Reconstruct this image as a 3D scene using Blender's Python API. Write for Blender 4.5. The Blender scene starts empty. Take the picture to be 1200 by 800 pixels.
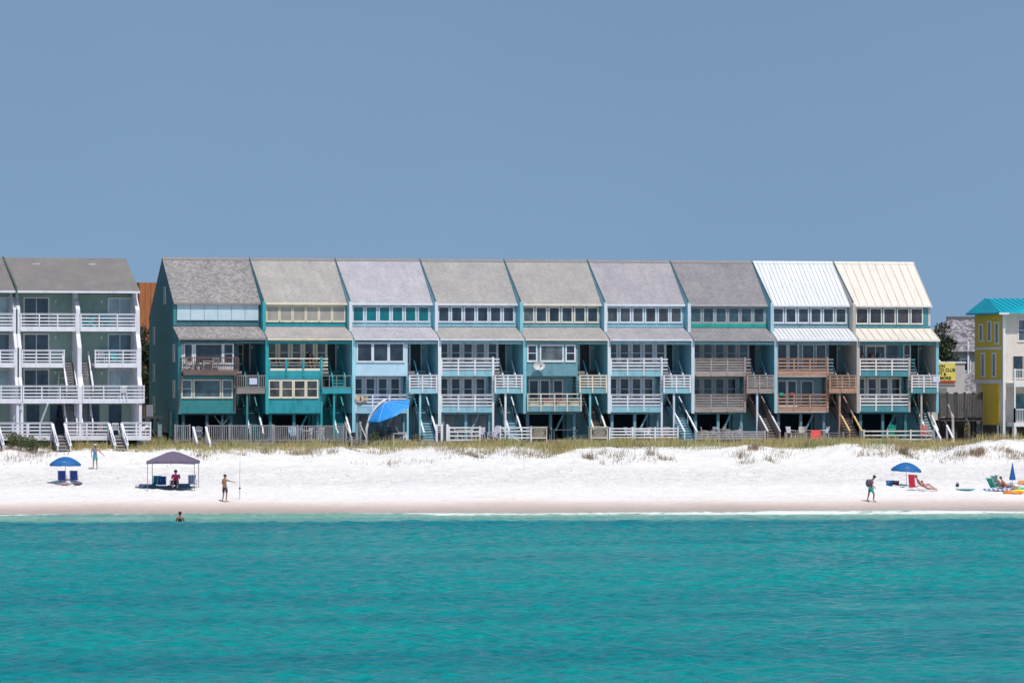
import bpy, math, random
import numpy as np
from mathutils import Vector, Matrix
R = math.radians
random.seed(7); rng = np.random.default_rng(11)

# ------------------------------------------------------------------ camera, sky, sun, exposure
YAW = R(15.5); CX, CY, CZ = -106.9, -385.4, 8.4; FPX = 6400.0
FW = (math.sin(YAW), math.cos(YAW)); RT = (math.cos(YAW), -math.sin(YAW))
scene = bpy.context.scene
cd = bpy.data.cameras.new('camera'); cam = bpy.data.objects.new('camera', cd)
scene.collection.objects.link(cam); scene.camera = cam
cam.location = (CX, CY, CZ); cam.rotation_euler = (R(90), 0, -YAW)
cd.sensor_width = 36; cd.lens = FPX / 1200 * 36; cd.shift_y = 50 / 1200; cd.clip_start = 1; cd.clip_end = 30000

SUN_EL = R(60); sx, sy = 0.12, -1.0; n_ = math.hypot(sx, sy)
sun_dir = Vector((sx / n_ * math.cos(SUN_EL), sy / n_ * math.cos(SUN_EL), math.sin(SUN_EL)))
w = bpy.data.worlds.new('World'); scene.world = w; w.use_nodes = True
nt = w.node_tree; nt.nodes.clear()
out = nt.nodes.new('ShaderNodeOutputWorld'); bg = nt.nodes.new('ShaderNodeBackground')
sky = nt.nodes.new('ShaderNodeTexSky'); sky.sky_type = 'NISHITA'; sky.sun_disc = False
sky.sun_elevation = SUN_EL; sky.sun_rotation = math.pi + math.atan2(sx, sy) * 0 + R(3)
sky.air_density = 1.0; sky.dust_density = 0.4; sky.ozone_density = 2.0
tc = nt.nodes.new('ShaderNodeTexCoord'); va = nt.nodes.new('ShaderNodeVectorMath'); va.operation = 'ADD'
va.inputs[1].default_value = (0, 0, 0.34)
vn = nt.nodes.new('ShaderNodeVectorMath'); vn.operation = 'NORMALIZE'
mixc = nt.nodes.new('ShaderNodeMix'); mixc.data_type = 'RGBA'; mixc.blend_type = 'MULTIPLY'
mixc.inputs[0].default_value = 1; mixc.inputs[7].default_value = (1.17, 1.15, 1.04, 1)
nt.links.new(tc.outputs['Generated'], va.inputs[0]); nt.links.new(va.outputs[0], vn.inputs[0])
nt.links.new(vn.outputs[0], sky.inputs[0]); nt.links.new(sky.outputs[0], mixc.inputs[6])
hz = nt.nodes.new('ShaderNodeTexNoise'); hz.inputs['Scale'].default_value = 9; hz.inputs['Detail'].default_value = 3
hr = nt.nodes.new('ShaderNodeValToRGB'); hr.color_ramp.elements[0].position = .3; hr.color_ramp.elements[0].color = (.95, .965, .975, 1); hr.color_ramp.elements[1].position = .7; hr.color_ramp.elements[1].color = (1.03, 1.03, 1.02, 1)
mh = nt.nodes.new('ShaderNodeMix'); mh.data_type = 'RGBA'; mh.blend_type = 'MULTIPLY'; mh.inputs[0].default_value = 1
nt.links.new(tc.outputs['Generated'], hz.inputs['Vector']); nt.links.new(hz.outputs['Fac'], hr.inputs[0]); nt.links.new(mixc.outputs[2], mh.inputs[6]); nt.links.new(hr.outputs[0], mh.inputs[7])
nt.links.new(mh.outputs[2], bg.inputs[0]); bg.inputs[1].default_value = 0.124
nt.links.new(bg.outputs[0], out.inputs[0])
sl = bpy.data.lights.new('sun', 'SUN'); so = bpy.data.objects.new('sun', sl); scene.collection.objects.link(so)
sl.energy = 3.7; sl.angle = R(0.5); sl.color = (1, 0.965, 0.91)
so.rotation_euler = sun_dir.to_track_quat('Z', 'Y').to_euler(); so.location = (0, -60, 120)
vs = scene.view_settings; vs.view_transform = 'Standard'; vs.look = 'None'; vs.gamma = 1; vs.exposure = 0
vs.use_curve_mapping = False

# ------------------------------------------------------------------ coordinates
def world(lat, D): return (CX + lat * RT[0] + D * FW[0], CY + lat * RT[1] + D * FW[1])
def XatY(px, Y=0.0):
    t = (px - 600) / FPX
    return CX + (Y - CY) * math.tan(YAW + math.atan(t))
def depth(X, Y): return (X - CX) * FW[0] + (Y - CY) * FW[1]
def Zpx(py, X, Y): return CZ + (450 - py) * depth(X, Y) / FPX
LIPPX = [0, 40, 60, 180, 300, 400, 425, 450, 520, 560, 600, 640, 700, 820, 860, 880, 905, 960, 985, 1040, 1070, 1100, 1128, 1160, 1200]
LIPY = [522, 524, 527, 527, 527.5, 526, 529, 530, 526, 530, 527, 528.5, 526, 528, 524, 523, 527, 525, 523, 521, 523, 529.5, 523, 519, 518]
LIPLAT = [(p - 600) / FPX * 390 for p in LIPPX]; LIPZ = [CZ - (y - 450) * 390 / FPX for y in LIPY]
HS = [-4000, -200, -60, -30, -6, 0, 4, 10, 20, 27, 32, 36, 42, 60, 9000]
HZ = [-60, -8, -3, -1.7, -0.4, 0, 0.5, 1.15, 2.0, 2.9, 3.72, 3.9, 4.05, 4.1, 4.1]
def vnoise(x, y, seed=0):
    xi = np.floor(x).astype(np.int64); yi = np.floor(y).astype(np.int64); xf = x - xi; yf = y - yi
    def h(a, b):
        v = (a * 374761393 + b * 668265263 + seed * 1274126177) & 0xffffffff
        v = ((v ^ (v >> 13)) * 1274126177) & 0xffffffff
        return ((v ^ (v >> 16)) & 0xffff) / 65535.0
    u = xf * xf * (3 - 2 * xf); v = yf * yf * (3 - 2 * yf)
    return (h(xi, yi) * (1 - u) + h(xi + 1, yi) * u) * (1 - v) + (h(xi, yi + 1) * (1 - u) + h(xi + 1, yi + 1) * u) * v
def shore(lat): return 358 + 0.13 * np.clip(lat, -400, 400)
def height(lat, D):
    lat = np.asarray(lat, float); D = np.asarray(D, float)
    s = D - shore(lat)
    near = np.clip((s + 2) / 6, 0, 1) * np.clip((46 - s) / 8, 0, 1)
    s2 = s + (vnoise(lat * 0.12, D * 0.02, 3) - .5) * 1.6 * np.clip(s / 12, 0, 1) * np.clip((38 - s) / 6, 0, 1)
    z = np.interp(s2, HS, HZ)
    z += (np.interp(lat, LIPLAT, LIPZ) - 3.72) * np.exp(-((s - 32) / 3.5) ** 2)
    lipn = np.exp(-((s - 30) / 4.0) ** 2)
    z += lipn * ((vnoise(lat * 0.5, D * 0.5, 5) - .5) * 0.22 + (vnoise(lat * 1.4, D * 1.2, 6) - .5) * 0.14)
    beach = np.clip((s - 5) / 4, 0, 1) * np.clip((40 - s) / 6, 0, 1)
    z += beach * ((vnoise(lat * 1.3, D * 1.1, 8) - .5) * 0.13 + (vnoise(lat * 3.4, D * 2.6, 9) - .5) * 0.09)
    z += np.clip((s - 12) / 6, 0, 1) * np.clip((36 - s) / 5, 0, 1) * ((vnoise(lat * .33 + 5, D * .3, 15) - .5) * .34 + (vnoise(lat * .8, D * .6, 16) - .5) * .16)
    return z
def ground(px, py):
    "the place on the sand seen at a picture position"
    D = 340.0; prev = None
    while D < 420:
        lat = (px - 600) / FPX * D; z = CZ - (py - 450) * D / FPX
        if float(height(lat, D)) >= z: break
        D += 0.1
    X, Y = world(lat, D); return Vector((X, Y, float(height(lat, D))))
def gz(X, Y):
    lat = (X - CX) * RT[0] + (Y - CY) * RT[1]; return float(height(lat, depth(X, Y)))

# ------------------------------------------------------------------ materials
def newmat(name):
    m = bpy.data.materials.new(name); m.use_nodes = True
    return m, m.node_tree, m.node_tree.nodes['Principled BSDF']
def N(nt, t, **kw):
    n = nt.nodes.new(t)
    for k, v in kw.items(): setattr(n, k, v)
    return n
def ramp(nt, fac, stops):
    r = N(nt, 'ShaderNodeValToRGB'); el = r.color_ramp.elements
    while len(el) < len(stops): el.new(0.5)
    for e, (p, c) in zip(el, stops): e.position = p; e.color = (*c, 1)
    nt.links.new(fac, r.inputs[0]); return r.outputs[0]
def noise(nt, vec, scale, detail=4, rough=.55):
    n = N(nt, 'ShaderNodeTexNoise'); n.inputs['Scale'].default_value = scale
    n.inputs['Detail'].default_value = detail; n.inputs['Roughness'].default_value = rough
    if vec is not None: nt.links.new(vec, n.inputs['Vector'])
    return n.outputs['Fac']
def math_(nt, op, a, b=None):
    m = N(nt, 'ShaderNodeMath', operation=op)
    for i, v in enumerate((a, b)):
        if v is None: continue
        if isinstance(v, (int, float)): m.inputs[i].default_value = v
        else: nt.links.new(v, m.inputs[i])
    return m.outputs[0]
def mix(nt, f, a, b, mode='MIX'):
    m = N(nt, 'ShaderNodeMix', data_type='RGBA', blend_type=mode)
    for i, v in ((0, f), (6, a), (7, b)):
        if isinstance(v, (int, float)): m.inputs[i].default_value = v
        elif isinstance(v, tuple): m.inputs[i].default_value = (*v, 1)
        else: nt.links.new(v, m.inputs[i])
    return m.outputs[2]
def bump(nt, b, h, strength, dist=0.05):
    n = N(nt, 'ShaderNodeBump'); n.inputs['Strength'].default_value = strength; n.inputs['Distance'].default_value = dist
    nt.links.new(h, n.inputs['Height']); nt.links.new(n.outputs[0], b.inputs['Normal'])
def pos(nt, scale=(1, 1, 1)):
    g = N(nt, 'ShaderNodeNewGeometry'); m = N(nt, 'ShaderNodeVectorMath', operation='MULTIPLY')
    m.inputs[1].default_value = scale; nt.links.new(g.outputs['Position'], m.inputs[0]); return m.outputs[0]
_c = {}
def cached(f):
    def g(*a):
        k = (f.__name__,) + a
        if k not in _c: _c[k] = f(*a)
        return _c[k]
    return g
@cached
def paint(col, wear=0.25, siding=None, rough=0.6):
    m, nt, b = newmat('paint'); p = pos(nt, (1, 1, 1))
    f = noise(nt, pos(nt, (1.3, 1.3, .5)), 1.6, 6, .65)
    dark = tuple(c * (1 - wear) for c in col); lite = tuple(min(1, c * (1 + wear * .35) + .015 * wear) for c in col)
    c = ramp(nt, f, [(.32, dark), (.5, col), (.72, lite)])
    streak = noise(nt, pos(nt, (7, 7, .35)), 1.0, 4, .6)
    c = mix(nt, ramp(nt, streak, [(.55, (0, 0, 0)), (.8, (wear, wear, wear))]), c, tuple(x * .55 + .02 for x in col))
    nt.links.new(c, b.inputs['Base Color']); b.inputs['Roughness'].default_value = rough
    if siding:
        sp = N(nt, 'ShaderNodeSeparateXYZ'); nt.links.new(p, sp.inputs[0])
        ax = sp.outputs[2] if siding == 'h' else sp.outputs[0]
        s = math_(nt, 'FRACT', math_(nt, 'MULTIPLY', ax, 1 / (.17 if siding == 'h' else .3)))
        if siding == 'v': s = math_(nt, 'GREATER_THAN', s, .12)
        bump(nt, b, s, .6, .02 if siding == 'h' else .012)
    return m
@cached
def wood(col, grain='x', var=.45):
    m, nt, b = newmat('weathered wood')
    sc = {'x': (.8, 9, 9), 'z': (9, 9, .8), 'y': (9, .8, 9)}[grain]
    f = noise(nt, pos(nt, sc), 1.2, 6, .7)
    c = ramp(nt, f, [(.3, tuple(x * (1 - var) for x in col)), (.52, col), (.75, tuple(min(1, x * (1 + var * .7)) for x in col))])
    nt.links.new(c, b.inputs['Base Color']); b.inputs['Roughness'].default_value = .8
    bump(nt, b, f, .3, .01); return m
@cached
def shingles(col, contrast=.35, size=1.0):
    m, nt, b = newmat('shingles')
    g = N(nt, 'ShaderNodeNewGeometry'); sp = N(nt, 'ShaderNodeSeparateXYZ'); nt.links.new(g.outputs['Position'], sp.inputs[0])
    cb = N(nt, 'ShaderNodeCombineXYZ'); nt.links.new(sp.outputs[0], cb.inputs[0]); nt.links.new(math_(nt, 'MULTIPLY', sp.outputs[2], 1.3), cb.inputs[1])
    br = N(nt, 'ShaderNodeTexBrick'); nt.links.new(cb.outputs[0], br.inputs[0])
    br.inputs['Scale'].default_value = 1; br.inputs['Brick Width'].default_value = .33 * size; br.inputs['Row Height'].default_value = .17 * size
    br.inputs['Mortar Size'].default_value = .012; br.inputs['Bias'].default_value = 0
    k = contrast
    br.inputs['Color1'].default_value = (*[c * (1 - k) for c in col], 1); br.inputs['Color2'].default_value = (*[min(1, c * (1 + k)) for c in col], 1)
    br.inputs['Mortar'].default_value = (*[c * .45 for c in col], 1)
    big = noise(nt, pos(nt, (1, 1, 1)), .7, 5, .6)
    st = noise(nt, pos(nt, (3, .5, .4)), 1.0, 4, .6)
    c = mix(nt, .6, br.outputs['Color'], ramp(nt, big, [(.3, (.72, .72, .74)), (.7, (1.08, 1.06, 1.02))]), 'MULTIPLY')
    c = mix(nt, .35, c, ramp(nt, st, [(.35, (.78, .77, .76)), (.6, (1.03, 1.03, 1.03))]), 'MULTIPLY')
    nt.links.new(c, b.inputs['Base Color']); b.inputs['Roughness'].default_value = .9
    bump(nt, b, br.outputs['Fac'], -.4, .02); return m
@cached
def metalroof(col):
    m, nt, b = newmat('painted metal roof')
    f = noise(nt, pos(nt, (2, .4, .4)), 1.4, 5, .6)
    c = ramp(nt, f, [(.3, tuple(x * .86 for x in col)), (.6, col)])
    nt.links.new(c, b.inputs['Base Color']); b.inputs['Roughness'].default_value = .45; return m
@cached
def glass(col, vary=.5, rough=.06):
    m, nt, b = newmat('window glass')
    f = noise(nt, pos(nt, (1.1, 1.1, .7)), 1.3, 3, .5)
    c = ramp(nt, f, [(.35, tuple(x * (1 - vary) for x in col)), (.65, tuple(x * (1 + vary) for x in col))])
    nt.links.new(c, b.inputs['Base Color']); b.inputs['Roughness'].default_value = rough
    b.inputs['Specular IOR Level'].default_value = .6
    bump(nt, b, noise(nt, pos(nt), .9, 2), .08, .05); return m
@cached
def plain(col, rough=.6, var=.15):
    m, nt, b = newmat('plain'); f = noise(nt, pos(nt), 6, 4)
    c = ramp(nt, f, [(.3, tuple(x * (1 - var) for x in col)), (.7, tuple(min(1, x * (1 + var)) for x in col))])
    nt.links.new(c, b.inputs['Base Color']); b.inputs['Roughness'].default_value = rough; return m
@cached
def leafy(a, bcol, ccol):
    m, nt, b = newmat('leaves'); g = N(nt, 'ShaderNodeNewGeometry')
    c = ramp(nt, g.outputs['Random Per Island'], [(0, a), (.5, bcol), (1, ccol)]); c = mix(nt, ramp(nt, noise(nt, pos(nt), .35, 4), [(.42, (0, 0, 0)), (.6, (.65, .65, .65))]), c, tuple(x * y for x, y in zip(bcol, (1.15, .85, .9))))
    c2 = mix(nt, .5, c, ramp(nt, noise(nt, pos(nt), .5, 3), [(.35, (.6, .7, .6)), (.65, (1.15, 1.1, 1))]), 'MULTIPLY')
    nt.links.new(c2, b.inputs['Base Color']); b.inputs['Roughness'].default_value = .7
    return m
def striped(ca, cb_, width=.12):
    m, nt, b = newmat('striped fabric'); t = N(nt, 'ShaderNodeTexCoord'); sp = N(nt, 'ShaderNodeSeparateXYZ')
    nt.links.new(t.outputs['Object'], sp.inputs[0])
    s = math_(nt, 'GREATER_THAN', math_(nt, 'FRACT', math_(nt, 'MULTIPLY', sp.outputs[0], 1 / width)), .5)
    nt.links.new(mix(nt, s, ca, cb_), b.inputs['Base Color']); b.inputs['Roughness'].default_value = .8; return m
WHITE = paint((.69, .69, .72), .22); CREAM = paint((.68, .62, .52), .25); TANW = wood((.42, .3, .22))
GREYW = wood((.24, .21, .20)); GREYWZ = wood((.24, .22, .215), 'z'); BROWN = wood((.14, .09, .08))
DARKGL = glass((.022, .035, .05)); BLACK = plain((.012, .013, .016), .8)

# ------------------------------------------------------------------ mesh builder and object helpers
COL = scene.collection
class MB:
    def __init__(s): s.v = []; s.f = []
    def add(s, vs, fs):
        o = len(s.v); s.v += [tuple(v) for v in vs]; s.f += [tuple(i + o for i in f) for f in fs]; return s
    def box(s, x0, x1, y0, y1, z0, z1):
        return s.add([(x0, y0, z0), (x1, y0, z0), (x1, y1, z0), (x0, y1, z0), (x0, y0, z1), (x1, y0, z1), (x1, y1, z1), (x0, y1, z1)],
                     [(0, 3, 2, 1), (4, 5, 6, 7), (0, 1, 5, 4), (1, 2, 6, 5), (2, 3, 7, 6), (3, 0, 4, 7)])
    def prism(s, poly, x0, x1, axis='x'):
        n = len(poly)
        f = (lambda a, p: (a, p[0], p[1])) if axis == 'x' else ((lambda a, p: (p[0], a, p[1])) if axis == 'y' else (lambda a, p: (p[0], p[1], a)))
        return s.add([f(x0, p) for p in poly] + [f(x1, p) for p in poly],
                     [tuple(range(n)), tuple(range(2 * n - 1, n - 1, -1))] + [(i, i + n, (i + 1) % n + n, (i + 1) % n) for i in range(n)])
    def bar(s, a, b, w, h=None, up=(0, 0, 1)):
        a = Vector(a); b = Vector(b); h = h or w; d = (b - a).normalized(); u = Vector(up)
        if abs(d.dot(u)) > .98: u = Vector((0, 1, 0))
        r = d.cross(u).normalized(); u = r.cross(d)
        c = [(-w / 2, -h / 2), (w / 2, -h / 2), (w / 2, h / 2), (-w / 2, h / 2)]
        return s.add([a + r * x + u * y for x, y in c] + [b + r * x + u * y for x, y in c],
                     [(3, 2, 1, 0), (4, 5, 6, 7), (0, 1, 5, 4), (1, 2, 6, 5), (2, 3, 7, 6), (3, 0, 4, 7)])
    def tube(s, pts, r, n=6):
        pts = [Vector(p) for p in pts]; o = len(s.v); rs = r if isinstance(r, (list, tuple)) else [r] * len(pts)
        for i, p in enumerate(pts):
            d = (pts[min(i + 1, len(pts) - 1)] - pts[max(i - 1, 0)]).normalized()
            u = Vector((0, 0, 1)) if abs(d.z) < .9 else Vector((0, 1, 0)); a = d.cross(u).normalized(); b = a.cross(d)
            for k in range(n):
                t = 2 * math.pi * k / n; s.v.append(tuple(p + (a * math.cos(t) + b * math.sin(t)) * rs[i]))
        for i in range(len(pts) - 1):
            for k in range(n):
                s.f.append((o + i * n + k, o + i * n + (k + 1) % n, o + (i + 1) * n + (k + 1) % n, o + (i + 1) * n + k))
        s.f.append(tuple(o + k for k in range(n))[::-1]); s.f.append(tuple(o + (len(pts) - 1) * n + k for k in range(n))); return s
    def ball(s, c, rx, ry=None, rz=None, nu=10, nv=7):
        ry = ry or rx; rz = rz or rx; o = len(s.v)
        for j in range(1, nv):
            for i in range(nu):
                a = 2 * math.pi * i / nu; b = math.pi * j / nv
                s.v.append((c[0] + rx * math.sin(b) * math.cos(a), c[1] + ry * math.sin(b) * math.sin(a), c[2] + rz * math.cos(b)))
        t = len(s.v); s.v.append((c[0], c[1], c[2] + rz)); s.v.append((c[0], c[1], c[2] - rz))
        for j in range(nv - 2):
            for i in range(nu): s.f.append((o + j * nu + i, o + (j + 1) * nu + i, o + (j + 1) * nu + (i + 1) % nu, o + j * nu + (i + 1) % nu))
        for i in range(nu):
            s.f.append((t, o + i, o + (i + 1) % nu)); s.f.append((t + 1, o + (nv - 2) * nu + (i + 1) % nu, o + (nv - 2) * nu + i))
        return s
    def xf(s, M):
        s.v = [tuple(M @ Vector(v)) for v in s.v]; return s
    def build(s, name, mat, parent=None, at=None, smooth=False):
        org = Vector((0, 0, 0)); q = parent
        while q is not None: org += q.location; q = q.parent
        if at is not None: loc = Vector(at) - org
        else: loc = Vector((0, 0, 0))
        base = org + loc
        me = bpy.data.meshes.new(name)
        me.from_pydata([(v[0] - base.x, v[1] - base.y, v[2] - base.z) for v in s.v], [], s.f); me.materials.append(mat)
        me.validate()
        if smooth: me.polygons.foreach_set('use_smooth', [True] * len(me.polygons))
        o = bpy.data.objects.new(name, me); COL.objects.link(o); o.parent = parent; o.location = loc; return o
def tag(o, label=None, cat=None, group=None, kind=None):
    if label: o['label'] = label
    if cat: o['category'] = cat
    if group: o['group'] = group
    if kind: o['kind'] = kind
    return o
def thing(name, label, cat, loc=(0, 0, 0), rz=0, group=None):
    o = bpy.data.objects.new(name, None); COL.objects.link(o); o.location = loc; o.rotation_euler = (0, 0, rz); o.empty_display_size = .3
    return tag(o, label, cat, group)
def local(mb, name, mat, parent, smooth=False):
    "a part whose coordinates are already in the thing's own frame"
    me = bpy.data.meshes.new(name); me.from_pydata(mb.v, [], mb.f); me.materials.append(mat); me.validate()
    if smooth: me.polygons.foreach_set('use_smooth', [True] * len(me.polygons))
    o = bpy.data.objects.new(name, me); COL.objects.link(o); o.parent = parent; return o
def copy_tree(o, parent=None):
    c = o.copy(); COL.objects.link(c); c.parent = parent
    for ch in list(KIDS(o)): copy_tree(ch, c)
    return c
def KIDS(o): return [x for x in COL.objects if x.parent == o]
def dup(o, loc, rz, label, mats=None):
    c = copy_tree(o); c.location = loc; c.rotation_euler = (0, 0, rz); c['label'] = label
    if mats:
        for ch in KIDS(c):
            if ch.name.split('.')[0] in mats:
                ch.data = ch.data.copy(); ch.data.materials[0] = mats[ch.name.split('.')[0]]
    return c
def fastmesh(name, V, F, mat, smooth=False):
    me = bpy.data.meshes.new(name); k = F.shape[1]
    me.vertices.add(len(V)); me.vertices.foreach_set('co', V.astype(np.float32).ravel())
    me.loops.add(F.size); me.loops.foreach_set('vertex_index', F.astype(np.int32).ravel())
    me.polygons.add(len(F)); me.polygons.foreach_set('loop_start', np.arange(0, F.size, k, dtype=np.int32))
    me.polygons.foreach_set('loop_total', np.full(len(F), k, dtype=np.int32))
    if smooth: me.polygons.foreach_set('use_smooth', np.ones(len(F), bool))
    me.update(calc_edges=True); me.materials.append(mat)
    o = bpy.data.objects.new(name, me); COL.objects.link(o); return o
def gridmesh(name, lats, Ds, zf, mat):
    A, B = np.meshgrid(lats, Ds); Z = zf(A, B)
    X = CX + A * RT[0] + B * FW[0]; Y = CY + A * RT[1] + B * FW[1]
    V = np.stack([X.ravel(), Y.ravel(), Z.ravel()], 1); n, m = A.shape
    i = np.arange(n * m).reshape(n, m)
    F = np.stack([i[:-1, :-1].ravel(), i[:-1, 1:].ravel(), i[1:, 1:].ravel(), i[1:, :-1].ravel()], 1)
    return fastmesh(name, V, F, mat, True)
def shore_s(nt):
    g = N(nt, 'ShaderNodeNewGeometry'); d = N(nt, 'ShaderNodeVectorMath', operation='DOT_PRODUCT')
    k = (FW[0] - .13 * RT[0], FW[1] - .13 * RT[1]); d.inputs[1].default_value = (k[0], k[1], 0)
    nt.links.new(g.outputs['Position'], d.inputs[0])
    c0 = -(CX * k[0] + CY * k[1]) - 358
    return math_(nt, 'ADD', d.outputs['Value'], c0)

# ------------------------------------------------------------------ sand
def sand_mat():
    m, nt, b = newmat('white quartz sand'); s = shore_s(nt)
    wob = math_(nt, 'MULTIPLY', math_(nt, 'SUBTRACT', noise(nt, pos(nt), .12, 4), .5), 3.0)
    s1 = math_(nt, 'ADD', s, wob)
    f = math_(nt, 'MULTIPLY', s1, 1 / 60)
    base = ramp(nt, f, [(0, (.46, .38, .32)), (.035, (.56, .45, .39)), (.06, (.66, .54, .48)), (.095, (.77, .71, .665)), (.14, (.80, .76, .735)), (.5, (.775, .745, .72)), (.66, (.63, .59, .54)), (.75, (.42, .38, .31)), (1.0, (.17, .18, .09))])
    v = noise(nt, pos(nt, (.9, 1.0, 1)), .8, 7, .75); v2 = noise(nt, pos(nt), 3.2, 5, .7)
    c = mix(nt, .85, base, ramp(nt, v, [(.3, (.86, .85, .85)), (.48, (1.0, 1.0, 1.0))]), 'MULTIPLY')
    c = mix(nt, .45, c, ramp(nt, v2, [(.34, (.70, .69, .70)), (.5, (1, 1, 1))]), 'MULTIPLY')
    # scattered wrack and trampled, greyer track in the middle of the beach
    tr = ramp(nt, math_(nt, 'MULTIPLY', s1, 1 / 40), [(.3, (0, 0, 0)), (.42, (1, 1, 1)), (.55, (1, 1, 1)), (.66, (0, 0, 0))])
    deb = math_(nt, 'MULTIPLY', ramp(nt, noise(nt, pos(nt), 2.6, 6, .8), [(.54, (0, 0, 0)), (.62, (1, 1, 1))]), tr)
    c = mix(nt, math_(nt, 'MULTIPLY', deb, .7), c, (.40, .37, .36))
    nt.links.new(c, b.inputs['Base Color'])
    nt.links.new(ramp(nt, f, [(.0, (.25, .25, .25)), (.05, (.5, .5, .5)), (.09, (.95, .95, .95))]), b.inputs['Roughness'])
    b.inputs['Specular IOR Level'].default_value = .25
    wet = ramp(nt, f, [(.06, (0, 0, 0)), (.12, (1, 1, 1))])
    bump(nt, b, math_(nt, 'MULTIPLY', math_(nt, 'ADD', noise(nt, pos(nt), 2.2, 5, .65), noise(nt, pos(nt), 7, 3, .6)), math_(nt, 'MULTIPLY', wet, math_(nt, 'ADD', .4, math_(nt, 'MULTIPLY', tr, .4)))), 1.0, .15)
    return m
def spans(fine0, fine1, step, outs):
    f = np.arange(fine0, fine1, step); lo = [fine0 - o for o in outs][::-1]; hi = [fine1 + o for o in outs]
    return np.array(lo + list(f) + hi)
o = gridmesh('sand_ground', spans(-52, 52, .22, (5, 15, 30, 60, 120, 300, 800, 3000, 9000)),
             np.concatenate([[200, 260, 300, 330, 345], np.arange(350, 398, .22), np.arange(398, 460, 1.5), [480, 520, 600, 800, 1200, 2500, 6000, 14000]]), height, sand_mat())
tag(o, 'white sand beach rising to a low dune behind the water', kind='structure')

# ------------------------------------------------------------------ sea
def water_mat():
    m, nt, b = newmat('emerald sea water'); s = shore_s(nt)
    big = noise(nt, pos(nt, (.5, 1.0, 1)), .035, 5, .6)
    s1 = math_(nt, 'ADD', s, math_(nt, 'MULTIPLY', math_(nt, 'SUBTRACT', big, .5), 7))
    f = math_(nt, 'MULTIPLY', math_(nt, 'ADD', s1, 240), 1 / 240)
    c = ramp(nt, f, [(0, (.0, .195, .205)), (.45, (.0, .22, .225)), (.70, (.0, .24, .24)), (.872, (.0, .175, .205)), (.886, (.07, .31, .28)), (.95, (.15, .39, .32)), (.975, (.25, .40, .32)), (1.0, (.38, .38, .30))])
    pat = noise(nt, pos(nt, (.35, 1.4, 1)), .05, 6, .65)
    c = mix(nt, .9, c, ramp(nt, pat, [(.37, (.66, .76, .84)), (.5, (1, 1, 1)), (.63, (1.4, 1.16, 1.08))]), 'MULTIPLY')
    rip = noise(nt, pos(nt, (.75, 1.5, 1)), 2.3, 5, .72)
    c = mix(nt, .62, c, ramp(nt, rip, [(.38, (.55, .6, .62)), (.5, (1, 1, 1)), (.62, (1.5, 1.3, 1.27))]), 'MULTIPLY')  # light and dark of the ripples painted into the water colour
    # foam: two broken lines by the shore
    wv = math_(nt, 'MULTIPLY', math_(nt, 'SUBTRACT', noise(nt, pos(nt), .07, 5, .6), .5), 5)
    fn = noise(nt, pos(nt, (1, 1, 1)), 1.1, 6, .8); fb = math_(nt, 'MULTIPLY', noise(nt, pos(nt), .16, 4), .9)
    def band(c0, wd, thr):
        t = math_(nt, 'ABSOLUTE', math_(nt, 'SUBTRACT', math_(nt, 'ADD', s, wv), c0))
        t = math_(nt, 'SUBTRACT', 1, math_(nt, 'MULTIPLY', t, 1 / wd))
        t = math_(nt, 'MAXIMUM', t, 0)
        t = math_(nt, 'MULTIPLY', t, math_(nt, 'ADD', math_(nt, 'MULTIPLY', fn, 1.9), math_(nt, 'SUBTRACT', fb, .75)))
        return ramp(nt, t, [(thr, (0, 0, 0)), (thr + .22, (1, 1, 1))])
    fm = math_(nt, 'MAXIMUM', band(-6.4, 3.0, .30), band(-1.2, 1.8, .56))
    c = mix(nt, fm, c, (.76, .79, .78))
    nt.links.new(c, b.inputs['Base Color'])
    nt.links.new(mix(nt, fm, (.16, .16, .16), (.9, .9, .9)), b.inputs['Roughness'])
    b.inputs['IOR'].default_value = 1.33; b.inputs['Specular IOR Level'].default_value = .28
    bump(nt, b, math_(nt, 'ADD', noise(nt, pos(nt, (.75, 1.3, 1)), 3.0, 4, .65), 0), 1.0, .12)
    return m
WAVES = []
for k in range(64):
    L = 0.7 * (1.022 ** k) * random.uniform(.9, 1.1); th = random.gauss(R(-82), R(34)); amp = .0062 * L ** .7 * random.uniform(.5, 1.3)
    if L > 3: amp *= .62
    WAVES.append((2 * math.pi / L * math.cos(th), 2 * math.pi / L * math.sin(th), amp, random.uniform(0, 6.28)))
def sea(lat, D):
    z = np.zeros_like(lat); s = D - shore(lat)
    for kx, ky, a, ph in WAVES:
        p = kx * lat + ky * D + ph; z += a * np.sin(p)
    env = .55 + .9 * vnoise(lat * .05, D * .03, 21)
    z *= env * np.clip(-s / 30, .12, 1) * np.clip((D - 20) / 60, 0, 1) * np.clip((700 - D) / 200, 0, 1) * np.clip((160 - np.abs(lat)) / 90, 0, 1)
    lt = s + (vnoise(lat * .045 + 9, D * 0 + 3, 31) - .5) * 4
    z += .15 * np.exp(-((lt + 6.5) / 1.3) ** 2) * (.35 + vnoise(lat * .08, D * 0, 33))
    z += .16 * np.exp(-((s + 29) / 1.8) ** 2) * (.3 + vnoise(lat * .03, D * 0, 35))
    return z
o = gridmesh('sea_water', spans(-46, 46, .17, (3, 8, 20, 40, 90, 250, 800, 3000, 9000)),
             np.concatenate([[-9000, -2000, -400, -50, 40, 90, 120], np.arange(140, 230, .17), np.arange(230, 372, .24), [376, 382]]), sea, water_mat())
tag(o, 'emerald green sea with small ripples and a foam line at the shore', kind='structure')

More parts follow.
